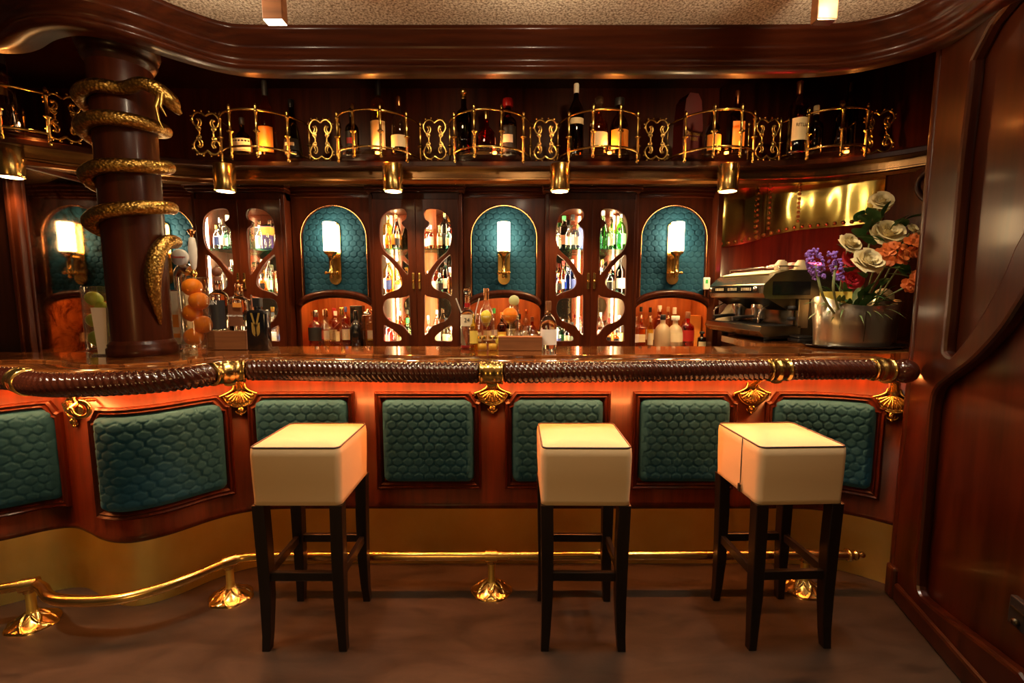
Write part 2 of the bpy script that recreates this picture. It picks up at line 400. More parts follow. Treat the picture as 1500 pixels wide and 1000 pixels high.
# ceiling over the customers' side, stopping at the cornice
mb = MB(); rows = [[], []]
for i in range(121):
    t = C.L * i / 120; p = C.at(t, .02, CEIL); rows[0].append(p); rows[1].append(Vector((p.x, -2.6, CEIL)))
mb.grid(rows, smooth=False); struct(obj('ceiling', mb, 'ceiling_flecks', fix=True))
mb = MB().box(-4.2, 1.2, 2.735, 2.9, 3.9, 2.8); struct(obj('ceiling_recess', mb, 'mahogany_dark'))
# cornice of the canopy, its inner face included
ZB = 2.256
prof = [(-.10, 2.74), (-.10, ZB + .012), (-.03, ZB), (.0, ZB), (.014, ZB + .006), (.017, ZB + .014), (.010, ZB + .022), (.004, ZB + .026), (.006, ZB + .042), (.016, ZB + .052), (.022, ZB + .054), (.022, ZB + .06), (.030, ZB + .064), (.036, ZB + .073),
        (.036, ZB + .078), (.050, ZB + .086), (.064, ZB + .10), (.070, ZB + .112), (.078, ZB + .114), (.082, ZB + .122), (.082, CEIL + .004), (.0, CEIL + .004), (-.04, 2.74)]
o = obj('trim_1', C.sweep(MB(), prof, 0, C.L, .025), 'mahogany_level'); struct(o)
# back wall : frieze over the shelf and plain wall behind the cabinets
struct(obj('wall_back', MB().box(-4.2, 3.30, 2.10, 1.7, 3.40, 2.74), 'mahogany')); struct(obj('wall_rear', MB().box(-4.2, 3.625, 0, 1.7, 3.72, 2.09), 'mahogany'))
# left return beside the mirror
mb = MB().box(-4.2, 2.60, 0, -2.79, 2.66, 2.74); struct(obj('wall_left', mb, 'mahogany_dark'))
mb = MB().box(-2.80, 2.575, .9, -2.735, 2.62, 2.06).box(-2.79, 2.565, .9, -2.765, 2.58, 2.06); struct(obj('trim_2', mb, 'mahogany', bevel=.006))
# curved alcove wall at the right end of the back bar
A = Path([(1.425, 3.60), (1.43, 3.35), (1.445, 3.27), (1.55, 3.235), (1.75, 3.20), (1.95, 3.12), (2.15, 2.97), (2.30, 2.78), (2.39, 2.55), (2.42, 2.3), (2.42, 1.9)])
mb = MB(); A.sweep(mb, [(0, 0), (0, 2.74), (-.08, 2.74), (-.08, 0)], 0, A.L, .03); struct(obj('wall_alcove', mb, 'mahogany'))
mb = MB()
s0, s1 = A.sx(2.268), A.L - .02
A.sweep(mb, [(0, .9), (.012, .9), (.012, 2.74), (0, 2.74)], s0, s1, .03, caps=True)
o = obj('trim_3', mb, 'mahogany'); struct(o)
tb = MB(); pts = []
for t, z in ((.48, 2.06), (.30, 2.05), (.20, 2.02), (.15, 1.96), (.17, 1.89), (.24, 1.82), (.36, 1.74), (.50, 1.66)): pts.append(A.at(s0 + t, .016, z))
tb.tube(catmull(pts, 6), .016, 8); obj('moulding', tb, 'mahogany_dark', o)
# right wall with its branching frame
WA = Vector((1.70, 1.90, 0)); WD = Vector((1.572 - 1.70, 1.433 - 1.90, 0)).normalized(); WN = Vector((-WD.y, WD.x, 0))
if WN.x > 0: WN = -WN
WL = 1.9
def wallpt(s, z, off=0.): return WA + WD * s + WN * off + Vector((0, 0, z))
def wall_px(u, v):
    d = Vector(_ray(u, v)); c0 = Vector((0, 0, CAMZ)); t = (WA - c0).dot(WN) / d.dot(WN); q = c0 + d * t
    return ((q - WA).dot(WD), q.z)
WX = Matrix((( WD.x, 0, WN.x, WA.x), (WD.y, 0, WN.y, WA.y), (0, 1, 0, 0), (0, 0, 0, 1)))
mb = MB(); mb.T = WX
mb.box(0, 0, -.14, WL, 2.74, -.028); wr = obj('wall_right', mb, 'mahogany_wall', fix=True); struct(wr)
up = [wall_px(*p) for p in [(1428, 88), (1424, 130), (1412, 230), (1402, 340), (1391, 460), (1386, 508), (1388, 520), (1396, 526), (1404, 523), (1425, 498), (1455, 452), (1480, 405), (1497, 365)]]
lo = [wall_px(*p) for p in [(1499, 436), (1470, 480), (1430, 523), (1392, 552), (1376, 566), (1368, 590), (1362, 650), (1354, 750), (1346, 845), (1350, 872), (1362, 885), (1400, 915), (1450, 953), (1498, 990)]]
up = [tuple(q[:2]) for q in catmull([(a, b, 0) for a, b in up], 4)]; lo = [tuple(q[:2]) for q in catmull([(a, b, 0) for a, b in lo], 4)]
us, ls = up[-1], lo[0]
up += [(us[0] + .12, us[1] + .20), (us[0] + .3, us[1] + .42), (WL - .1, us[1] + .55), (WL - .1, 2.45), (up[0][0] + .3, 2.33), (up[0][0] + .08, 2.24)]
lo += [(lo[-1][0] + .2, .135), (WL - .1, .135), (WL - .1, ls[1] + .45), (ls[0] + .3, ls[1] + .38), (ls[0] + .12, ls[1] + .18)]
outer = [(0, 0.0), (WL, 0), (WL, 2.72), (0, 2.72)]
plate_obj('frame', [outer, up, lo], .010, .012, 'mahogany_wall', wr, WX @ Matrix.Translation((0, 0, -.006)))
# rounded corner post and foot block of the wall
mb = MB(); mb.T = WX
mb.box(-.012, 0, -.10, .05, .145, .035); mb.box(.05, 0, -.03, WL, .085, .030); b_ = obj('baseboard_right', mb, 'mahogany_dark', bevel=.012, fix=True); struct(b_)
mb = MB(); mb.T = WX; mb.tube([(.0, .14, .002), (.0, 2.7, .002)], .022, 12)
struct(obj('trim_4', mb, 'mahogany_wall'))
# small black socket plate on the right wall
ps, pz = wall_px(1484, 899); so = wallpt(ps, pz)
st = thing('wall_socket', 'black socket plate low on the panelled wall near the floor', 'socket', so)
mb = MB(); mb.T = Matrix.Translation(-so) @ WX
mb.box(ps - .035, pz - .045, -.03, ps + .05, pz + .045, -.010); obj('plate', mb, 'black_matte', st, bevel=.004, fix=True)
mb = MB(); mb.T = Matrix.Translation(-so) @ WX
mb.box(ps - .022, pz + .012, -.012, ps + .03, pz + .016, -.004); mb.ball((ps + .004, pz - .022, -.006), .012)
obj('insert', mb, 'steel_dark', st, fix=True)
# ceiling spots
def ceil_spot(u, lab, left):
    p = PY(u, 27.5, 1.56); x, y = p.x, p.y + .018; hh = CEIL - p.z
    t = thing('ceiling_spotlight', lab, 'light', (x, y, CEIL))
    obj('housing', MB().box(-.033, -.018, -hh, .033, .018, 0), 'block_wood', t, bevel=.003)
    obj('lens', MB().box(-.030, -.0165, -hh - .002, .030, .0165, -hh + .0005), 'spot_glow' if left else 'steel_dark', t)
    return Vector((x, y, CEIL - hh - .012))
S1 = ceil_spot(399, 'square box spotlight on the flecked ceiling nearer the snake column', True)
S2 = ceil_spot(1212, 'square box spotlight on the flecked ceiling nearer the panelled wall', False)
o = obj('smoke_detector', MB().lathe([(.045, 0), (.045, -.012), (.038, -.02), (.0001, -.022)][::-1], 20, (.76, 1.47, CEIL - .0)), 'white_plastic', fix=True)
tag(o, 'small round white detector on the flecked ceiling', 'detector')

# ================================================================== BAR FRONT
bar = thing('bar_counter', 'curved mahogany bar front with teal quilted panels and brass kick plate', 'bar', (0, 2.13, 0))
KS0, KS1 = .02, K.L - .02
mb = MB(); K.sweep(mb, [(-.06, .29), (.012, .29), (.016, .30), (.016, .312), (.008, .318), (.008, .985), (-.06, .985)], KS0, KS1, .02); obj('wood_front', mb, 'mahogany', bar, True)
mb = MB(); K.sweep(mb, [(-.02, .0), (.0, .0), (.0, .283), (.009, .288), (.009, .297), (-.02, .297)], KS0, KS1, .02); obj('kick_plate', mb, 'brass_kick', bar, True)
PAN = [(-2.55, -1.985, 0, 1), (-1.70, -1.335, 1, 1), (-1.215, -.780, 1, 0), (-.617, -.182, 0, 1), (.0, .434, 1, 0), (.607, 1.035, 0, 1), (1.238, 1.66, 1, 1)]
for x0, x1, el, er in PAN:
    a, b = K.sx(x0), K.sx(x1); w = b - a; z0, z1 = .428, .836
    nu = max(20, int(w / .0048)); nv = int((z1 - z0) / .0048)
    U, V, H_ = quilt(nu, nv, w, z1 - z0, .0100, .045, .026)
    # soft rounded corners
    rows = []
    for j in range(nv):
        rows.append([K.at(a + U[j, i], .010 + H_[j, i], z0 + V[j, i]) for i in range(nu)])
    pnl = obj('upholstered_panel', MB().grid(rows), 'bar_velvet', bar, True)
    def loop(m, cl):
        L0, L1, B, T = a - m, b + m, z0 - m, z1 + m; c = cl; pts = [(L0, B), (L1, B)]
        if er: pts += [(L1, T - c), (L1 - c * .35, T - c * .9), (L1 - c * .8, T - .012), (L1 - c, T)]
        else: pts += [(L1, T)] * 4
        if el: pts += [(L0 + c, T), (L0 + c * .8, T - .012), (L0 + c * .35, T - c * .9), (L0, T - c)]
        else: pts += [(L0, T)] * 4
        out = []
        for i in range(len(pts)):
            p, q = pts[i], pts[(i + 1) % len(pts)]; k = max(1, int(math.hypot(q[0] - p[0], q[1] - p[1]) / .03)) if i in (0, 1, 5, 9) else 1
            if i in (0, 5): k = 16
            if i in (1, 9): k = 8
            for j in range(k): out.append((lerp(p[0], q[0], j / k), lerp(p[1], q[1], j / k)))
        return out
    rings = []
    for m, h in ((.034, .006), (.033, .022), (.026, .030), (.020, .024), (.016, .024), (.010, .028), (.003, .020), (-.002, .010)):
        rings.append([K.at(q[0], h, q[1]) for q in loop(m, .05)])
    obj('panel_frame', MB().grid(rings, closed_u=True, smooth=False), 'mahogany', bar, True)
# shell brackets
def shell(mb, s, zc):
    rows = []
    for i in range(19):
        r = i / 18; row = []
        for k in range(73):
            q = k / 36 - 1; a = q * 1.25
            rid = abs(math.cos(4.5 * PI * q)) ** .7
            if r < .74: h = .010 + .010 * math.sin(min(r / .74, 1) * PI * .75) + .008 * rid * min(r * 1.6, 1)
            elif r < .80: h = .009
            elif r < .97: h = .011 + .009 * math.sin((r - .80) / .17 * PI)
            else: h = -.002
            rr = .088 * r * (1 - .06 * q * q)
            row.append(K.at(s + rr * math.sin(a), .008 + h, zc - rr * math.cos(a)))
        rows.append(row)
    mb.grid(rows, flip=True)
    mb.ball(K.at(s, .018, zc - .094), .016, ey=.8); mb.ball(K.at(s, .016, zc - .116), .008)
    mb.tube([K.at(s + .022 * math.sin(a), .014, zc - .096 - .018 * math.cos(a)) for a in np.linspace(-1.5, 1.5, 9)], .004, 7)
    for sg in (-1, 1): mb.tube(catmull([K.at(s + sg * .020, .014, zc + .028), K.at(s + sg * .028, .018, zc + .004), K.at(s + sg * .058, .018, zc - .014), K.at(s + sg * .084, .016, zc - .024), K.at(s + sg * .084, .014, zc - .034)], 4), .0058, 7)
    return mb
SHELLX = [(-1.855, -1.77), (-1.272, -1.13), (-.092, -.08), (1.135, 1.09), (1.70, 1.545)]
for kx, rx in SHELLX:
    s = K.sx(kx); mb = shell(MB(), s, .885)
    b_ = obj('shell_bracket', mb, 'brass', bar, True, label='cast brass scallop bracket')
    r0 = R.sx(rx); e = R.at(r0, 0, 1.0); k0 = K.at(s, .035, .915); mid = K.at(s, .11, .957)
    path = [K.at(s, .012, .885), k0, mid, Vector((lerp(mid.x, e.x, .5), lerp(mid.y, e.y, .5), .968)), Vector((e.x, e.y, .972))]
    obj('arm', MB().tube(catmull(path, 5), .022, 10, flat=.55), 'brass', b_, True)
# bag hook beneath the bulge
hp = K.at(K.sx(-1.66), .05, .87)
hk = thing('bag_hook', 'curled brass hook under the counter of the bulging bay', 'hook', K.at(K.sx(-1.66), .03, .90))
pts = [K.at(K.sx(-1.70), .01, .90), K.at(K.sx(-1.70), .05, .905), K.at(K.sx(-1.69), .10, .885)]
for k in range(9):
    a = PI * (1.0 - .19 * k); pts.append(K.at(K.sx(-1.655), .10, .885) + Vector((math.cos(a) * .035, 0, -math.sin(a) * .03)))
obj('hook', MB().tube(catmull(pts, 3), .0085, 8), 'brass', hk, True)
# ================================================================== COUNTER TOP
ct = thing('counter_top', 'long curved bar counter top of glossy inlaid burl wood', 'counter', (0, 2.0, .985))
def backy(x): return 2.25 if x > -1.15 else (2.02 if x < -1.95 else lerp(2.02, 2.25, (x + 1.95) / .8))
TOP = 1.07
def slab(mb, off, z0, z1, xmax=2.05, back=None):
    F, B = [], []
    n_ = 220
    for i in range(n_ + 1):
        t = lerp(.02, R.L - .0, i / n_); p = R.at(t, -off, 0); F.append(p)
    F.append(Vector((1.665, F[-1].y + .01, 0)));
    F += [Vector((1.74, 2.02, 0)), Vector((1.9, 2.06, 0)), Vector((2.1, 2.07, 0))]
    for p in F: B.append(Vector((p.x, max(backy(p.x) if back is None else back(p), p.y + .02), 0)))
    tf = [Vector((p.x, p.y, z1)) for p in F]; tb = [Vector((p.x, p.y, z1)) for p in B]; bf = [Vector((p.x, p.y, z0)) for p in F]; bb = [Vector((p.x, p.y, z0)) for p in B]
    mb.grid([bb, bf, tf, tb], smooth=False, closed_v=True); return mb
obj('slab', slab(MB(), .12, .985, TOP), 'counter_burl', ct, True, bevel=.004, fix=True)
nose = MB(); R.sweep(nose, [(-.115, 1.03), (-.115, 1.058), (-.095, 1.064), (-.03, 1.062), (-.008, 1.056), (-.004, 1.046), (-.012, 1.03)], .02, R.L, .02)
obj('nosing', nose, 'counter_burl', ct, True)
und = MB(); R.sweep(und, [(-.27, .985), (-.01, .985), (-.01, 1.0), (-.27, 1.0)], .02, R.L, .02); obj('underside', und, 'mahogany_dark', ct, True)
led = MB(); K.sweep(led, [(.066, .974), (.066, .984), (.080, .984), (.080, .974), (.066, .974)], .03, K.sx(1.69), .03); obj('light_strip', led, 'led_red', ct, True, label='glowing red-orange light strip under the counter')
# ================================================================== ROPE RAIL
rail = thing('rope_rail', 'twisted dark wooden rope armrest rail with brass collars along the counter', 'rail', (0, 1.8, 1.0))
RR, RZ = .041, 1.018
def rope(s0, s1):
    k = int((s1 - s0) / .0027); rows = []
    for i in range(k + 1):
        s = lerp(s0, s1, i / k); cx = R.at(s, 0, RZ); nx, ny = R.nrm(s); row = []
        e = min(i, k - i); endf = 1. if e > 6 else .72 + .28 * math.sqrt(max(0, 1 - (1 - e / 6) ** 2))
        for j in range(22):
            a = 2 * PI * j / 22
            ph = abs(math.sin(PI * s / .0215 + a * 2.0 + .3 * math.sin(2 * a)))
            r = RR * endf * (.85 + .20 * ph ** .7)
            row.append(cx + Vector((nx * r * math.cos(a), ny * r * math.cos(a), r * math.sin(a))))
        rows.append(row)
    mb = MB().grid(rows, closed_u=True, smooth=True); mb.add(rows[0], [tuple(range(22))]); mb.add(rows[-1], [tuple(range(22))[::-1]]); return mb
def collar(s0, s1):
    mb = MB(); rows = []
    for t, r in ((0, .030), (0, .046), (.07, .047), (.09, .044), (.35, .044), (.40, .047), (.60, .047), (.65, .044), (.91, .044), (.93, .047), (1., .046), (1., .030)):
        s = lerp(s0, s1, t); cx = R.at(s, 0, RZ); nx, ny = R.nrm(s)
        rows.append([cx + Vector((nx * r * math.cos(2 * PI * j / 24), ny * r * math.cos(2 * PI * j / 24), r * math.sin(2 * PI * j / 24))) for j in range(24)])
    return mb.grid(rows, closed_u=True)
CL = [(-1.80, -1.715), (-1.165, -1.085), (-.127, -.035), (1.05, 1.135), (1.487, 1.60)]
prev = .03
for x0, x1 in CL:
    a, b = R.sx(x0), min(R.sx(x1), R.L)
    obj('rope_segment', rope(prev + .002, a - .002), 'rope_wood', rail, True); obj('collar', collar(a, b), 'brass', rail, True, label='polished brass collar'); prev = b
obj('end_ball', MB().ball((1.612, 1.848, RZ - .004), .050, 20, 14), 'rope_wood', rail, True)
# ================================================================== FOOT RAIL
fr = thing('foot_rail', 'brass foot rail on leaf-cast feet along the bar base', 'rail', (0, 1.92, 0))
FP = [(-2.6, 1.47, .165), (-2.3, 1.60, .165), (-2.02, 1.70, .165), (-1.94, 1.725, .165), (-1.87, 1.70, .165), (-1.79, 1.648, .165), (-1.692, 1.625, .165), (-1.539, 1.629, .165), (-1.424, 1.68, .165), (-1.326, 1.77, .165), (-1.231, 1.885, .165), (-1.12, 1.918, .165), (-.76, 1.922, .165), (0, 1.924, .165), (.77, 1.93, .165), (1.50, 1.932, .165)]
obj('rail_pipe', MB().tube(catmull(FP, 8), .0205, 14), 'brass', fr, True)
mb = MB(); mb.T = Matrix.Translation((1.50, 1.932, .165)) @ Matrix.Rotation(PI / 2, 4, 'Y')
mb.lathe([(.0205, 0), (.027, .002), (.027, .014), (.018, .02), (.014, .03), (.022, .036), (.022, .043), (.010, .05), (.010, .056), (.0145, .064), (.0135, .076), (.005, .084), (.0001, .085)], 18); obj('finial', mb, 'brass', fr, True, label='turned brass end knob')
for x, y, an in ((-1.945, 1.722, .35), (-1.238, 1.88, .75), (-.092, 1.923, 0), (1.316, 1.931, 0)):
    mb = MB(); rows = []
    for i in range(23):
        q = i / 22; row = []
        for k in range(132):
            a = 2 * PI * k / 132; r = lerp(.018, .092, q) * lerp(1, 1 + .035 * math.cos(6 * a), q)
            rdg = math.exp(-math.sin(3 * a + 2.6 * q) ** 2 / .035) + math.exp(-math.sin(3 * a - 2.6 * q) ** 2 / .035)
            z = .044 * (1 - q) ** 1.3 + .007 + .0065 * min(rdg, 1.2) * math.sin(PI * min(.12 + q * .86, 1)) ** .6
            if i == 22: z = 0.
            row.append((x + r * math.cos(a), y + .86 * r * math.sin(a), z))
        rows.append(row)
    mb.grid(rows, closed_u=True); base = obj('foot', mb, 'brass', fr, True, label='leaf-cast brass foot', fix=True)
    obj('post', MB().lathe([(.020, .05), (.016, .062), (.016, .15)], 16, (x, y, 0)), 'brass_kick', base, True)
    c, s_ = math.cos(an), math.sin(an); mb = MB(); mb.tube([(x - c * .026, y - s_ * .026, .165), (x - c * .0255, y - s_ * .0255, .165), (x + c * .026, y + s_ * .026, .165)], .0265, 16); mb.lathe([(.021, .135), (.021, .15)], 14, (x, y, 0))
    obj('joint', mb, 'brass', base, True)
# ================================================================== BAR STOOLS
def make_stool(loc, rz, lab):
    t = thing('bar_stool', lab, 'stool', loc, rz, 'cream leather bar stools')
    hx, hy, z0, z1 = .164, .160, .568, .783
    rows = []
    for z, ins in ((z0, .010), (z0 + .004, .003), (z0 + .02, .004), (z0 + .09, .001), (z1 - .03, -.001), (z1 - .006, .001), (z1, .006)):
        row = []; rc = .026
        for cx, cy, a0 in ((hx - rc, hy - rc, 0), (-hx + rc, hy - rc, PI / 2), (-hx + rc, -hy + rc, PI), (hx - rc, -hy + rc, 1.5 * PI)):
            for k in range(7):
                a = a0 + PI / 2 * k / 6; row.append((cx + (rc - ins) * math.cos(a) + 0, cy + (rc - ins) * math.sin(a), z))
        rows.append(row)
    mb = MB().grid(rows, closed_u=True); n_ = len(rows[0])
    cap = []
    for f, dz in ((.97, .003), (.8, .008), (.5, .011), (.2, .012), (.001, .012)): cap.append([(p[0] * f, p[1] * f, z1 + dz - .002) for p in rows[-1]])
    mb.grid([rows[-1]] + cap, closed_u=True); mb.add(rows[0], [tuple(range(n_))[::-1]])
    seat = obj('seat', mb, 'cream_leather', t)
    pp = [(p[0] * 1.003, p[1] * 1.003, z1 + .001) for p in rows[-1]]
    obj('piping', MB().tube(pp, .0032, 6, closed=True), 'navy_cord', seat, label='dark navy piping')
    for sx in (-1, 1):
        for sy in (-1, 1):
            rr = []
            for z, w, ox in ((0, .0150, .004), (.06, .0165, .0), (.20, .0205, -.004), (.40, .0225, -.003), (.57, .0225, 0)):
                cx, cy = sx * (.140 + ox), sy * (.136 + ox)
                rr.append([(cx + a * w, cy + b * w, z) for a, b in ((-1, -1), (1, -1), (1, 1), (-1, 1))])
            m2 = MB().grid(rr, closed_u=True, smooth=False); m2.add(rr[0], [(3, 2, 1, 0)]); m2.add(rr[-1], [(0, 1, 2, 3)])
            obj('leg', m2, 'black_wood', t, bevel=.003)
    for sy in (-1, 1): obj('stretcher', MB().box(-.125, sy * .134 - .010, .272, .125, sy * .134 + .010, .306), 'black_wood', t, bevel=.003)
    for sx in (-1, 1): obj('stretcher', MB().box(sx * .138 - .010, -.122, .272, sx * .138 + .010, .122, .306), 'black_wood', t, bevel=.003)
    return t
st1 = make_stool((-.776, 1.725, 0), 0., 'cream leather bar stool nearest the snake column')
st2 = dup(st1, (.268, 1.725, 0), math.radians(-.5), 'cream leather bar stool in the middle of the row of three')
st3 = make_stool((1.04, 1.735, 0), math.radians(2.2), 'cream leather bar stool with zipped side seam, nearest the panelled wall')
seat3 = st3.children[0]
obj('zip_seam', MB().tube([(-.165, -.045, .783), (-.1655, -.045, .70), (-.165, -.045, .57)], .0016, 6), 'navy_cord', seat3, label='dark zip seam')
obj('zip_tag', MB().box(-.172, -.052, .575, -.165, -.038, .605), 'black_matte', seat3, bevel=.002, label='small black pull tag')
# ================================================================== SNAKE COLUMN
PXc, PYc = -1.60, 1.965
CR = .108
col = thing('snake_column', 'round mahogany column on the counter with a gilt snake coiled round it', 'column', (PXc, PYc, TOP))
obj('shaft', MB().lathe([(CR, 1.12), (CR, 1.2), (CR, 2.3)], 48, (PXc, PYc, 0)), 'mahogany', col, True)
obj('base', MB().lathe([(.122, TOP), (.126, TOP + .006), (.126, TOP + .030), (.119, TOP + .036), (.121, TOP + .046), (.115, TOP + .052), (.112, TOP + .060), (CR, TOP + .064)], 48, (PXc, PYc, 0)), 'mahogany', col, True)
obj('capital', MB().lathe([(CR, 2.24), (.118, 2.255), (.125, 2.27), (.120, 2.28), (.130, 2.29), (.138, 2.31), (.138, 2.335), (.125, 2.34), (.125, 2.735)], 48, (PXc, PYc, 0)), 'mahogany_dark', col, True)
SN = [(98, 2.135, .024, .035), (91, 2.160, .036, .028), (80, 2.185, .038, .016), (62, 2.205, .031, .004), (40, 2.222, .032, 0), (0, 2.215, .034, 0), (-50, 2.195, .035, 0), (-95, 2.165, .035, 0), (-140, 2.135, .035, 0), (-180, 2.115, .035, 0), (-230, 2.09, .035, 0), (-275, 2.075, .035, 0),
      (-320, 2.07, .036, 0), (-360, 2.062, .037, 0), (-410, 2.045, .037, 0), (-455, 2.02, .037, 0), (-500, 1.985, .036, 0), (-540, 1.955, .036, 0), (-590, 1.915, .036, 0), (-632, 1.885, .036, 0),
      (-675, 1.868, .036, 0), (-720, 1.852, .037, 0), (-770, 1.83, .037, 0), (-812, 1.80, .037, 0), (-860, 1.765, .037, 0), (-900, 1.74, .036, 0), (-950, 1.715, .036, 0), (-992, 1.70, .036, 0),
      (-1035, 1.68, .037, 0), (-1080, 1.655, .038, 0), (-1130, 1.625, .038, 0), (-1172, 1.60, .038, 0), (-1215, 1.58, .038, 0), (-1260, 1.57, .038, 0), (-1310, 1.56, .038, 0), (-1345, 1.555, .039, 0), (-1362, 1.530, .040, 0), (-1373, 1.485, .043, 0), (-1379, 1.425, .042, 0), (-1380, 1.36, .035, 0), (-1377, 1.30, .026, 0), (-1372, 1.24, .016, 0), (-1367, 1.185, .005, 0)]
path, rad = [], []
for a, z, r, ex in SN:
    z = float(np.interp(z, [1.2, 1.655, 1.852, 2.062, 2.22], [1.2, 1.65, 1.822, 2.002, 2.125]))
    an = math.radians(a); d = CR + r * .72 + ex
    path.append(Vector((PXc + d * math.sin(an), PYc - d * math.cos(an), z))); rad.append(r * .76)
path[:4] = [PY(258, 160, 1.925), PY(250, 148, 1.905), PY(233, 133, 1.88), PY(208, 122, 1.855)]; rad[:4] = [.018, .030, .030, .024]
h0, h1 = path[0], path[2]
pp = catmull(path, 6); rr = [float(np.interp(i / 6, range(len(rad)), rad)) for i in range(len(pp))]
snake = obj('snake', MB().tube(pp, rr, 14), 'snake_scales', col, True, label='gilt bronze snake')
dr = (h0 - h1).normalized()
hm = MB(); hm.tube(catmull([h1 - dr * .025, h1 + dr * .015, h0 - dr * .012, h0 + dr * .022], 5), [float(v) for v in np.interp(np.linspace(0, 3, 16), [0, 1, 2, 3], [.024, .034, .027, .009])], 12, flat=.75)
obj('head', hm, 'snake_scales', snake, True)
jb = h1 + Vector((.012, -.012, -.02)); mb = MB()
mb.tube([jb, jb + Vector((-.012, -.012, -.05)), jb + Vector((-.004, -.012, -.10)), jb + Vector((.012, -.012, -.135))], [.012, .008, .005, .002], 8)
mb.tube([jb + Vector((.01, -.004, .0)), jb + Vector((.008, -.014, -.05)), jb + Vector((.028, -.014, -.085))], [.009, .006, .002], 8)
obj('jaw', mb, 'bronze_snake', snake, True)
# ================================================================== BACK BAR
MOD = 1.186
CABX = [-1.838, -.649, .538]; NICX = [-2.43, -1.243, -.056, 1.130]
CY, NY = 3.15, 3.24
bc = thing('back_counter', 'dark work counter running under the back bar cabinets', 'counter', (-.65, 3.2, 0))
obj('body', MB().box(-2.71, 2.93, 0, 1.39, 3.60, .90), 'mahogany_dark', bc, True, bevel=.006)
obj('worktop', MB().box(-2.72, 2.90, .90, 1.395, 3.61, .94), 'counter_burl', bc, True, bevel=.008)
HOLES = [
    [(-15.5, 337 - 505), (-52, 347 - 505), (-49.5, 324 - 505), (-40, 313 - 505), (-28, 309 - 505), (-16, 309.5 - 505), (-11.5, 316 - 505), (-13, 324 - 505), (-18.5, 328.5 - 505), (-17, 333 - 505), (-11.3, 340 - 505), (-11, 365 - 505), (-10.5, 393 - 505), (-12.5, 403 - 505), (-17.5, 399 - 505), (-31, 382 - 505), (-47, 367 - 505)],
    [(-50.5, 375 - 505), (-42.5, 378 - 505), (-32.5, 388 - 505), (-22.5, 404 - 505), (-20.5, 416 - 505), (-27, 424 - 505), (-42, 429 - 505), (-51, 432 - 505), (-51, 405 - 505)],
    [(-48, 441 - 505), (-40, 436 - 505), (-28, 435.5 - 505), (-16, 433 - 505), (-10.5, 432 - 505), (-10, 460 - 505), (-8.8, 488 - 505), (-13, 489 - 505), (-22.5, 477 - 505), (-42, 469 - 505), (-50, 455 - 505)],
    [(-50, 475.5 - 505), (-42, 478 - 505), (-32, 485 - 505), (-24, 493 - 505), (-26, 499 - 505), (-38, 499.5 - 505), (-50, 499 - 505), (-50.5, 488 - 505)]]
HOLES[0] = HOLES[0][1:]
PS = .00471
ZD = .975
def doorplate(side):
    polys = []
    x0, x1 = (-.285, -.004)
    z0, z1 = ZD - .02, 1.955
    polys.append([(x0, z0), (x1, z0), (x1, z1), (x0, z1)])
    for h in HOLES:
        pts = catmull([(a * PS, ZD - b * PS, 0) for a, b in h], 5, True); polys.append([(p.x, p.y) for p in pts])
    if side > 0: polys = [[(-x, y) for x, y in p][::-1] for p in polys]
    return polys
RX = Matrix(((1, 0, 0, 0), (0, 0, -1, 0), (0, 1, 0, 0), (0, 0, 0, 1)))   # local XY plate -> world XZ, facing -Y
CABLAB = ['tall back bar cabinet with pierced curvilinear glazed doors beside the snake column', 'tall back bar cabinet with pierced curvilinear glazed doors in the middle of the three',
          'tall back bar cabinet with pierced curvilinear glazed doors nearest the coffee machine']
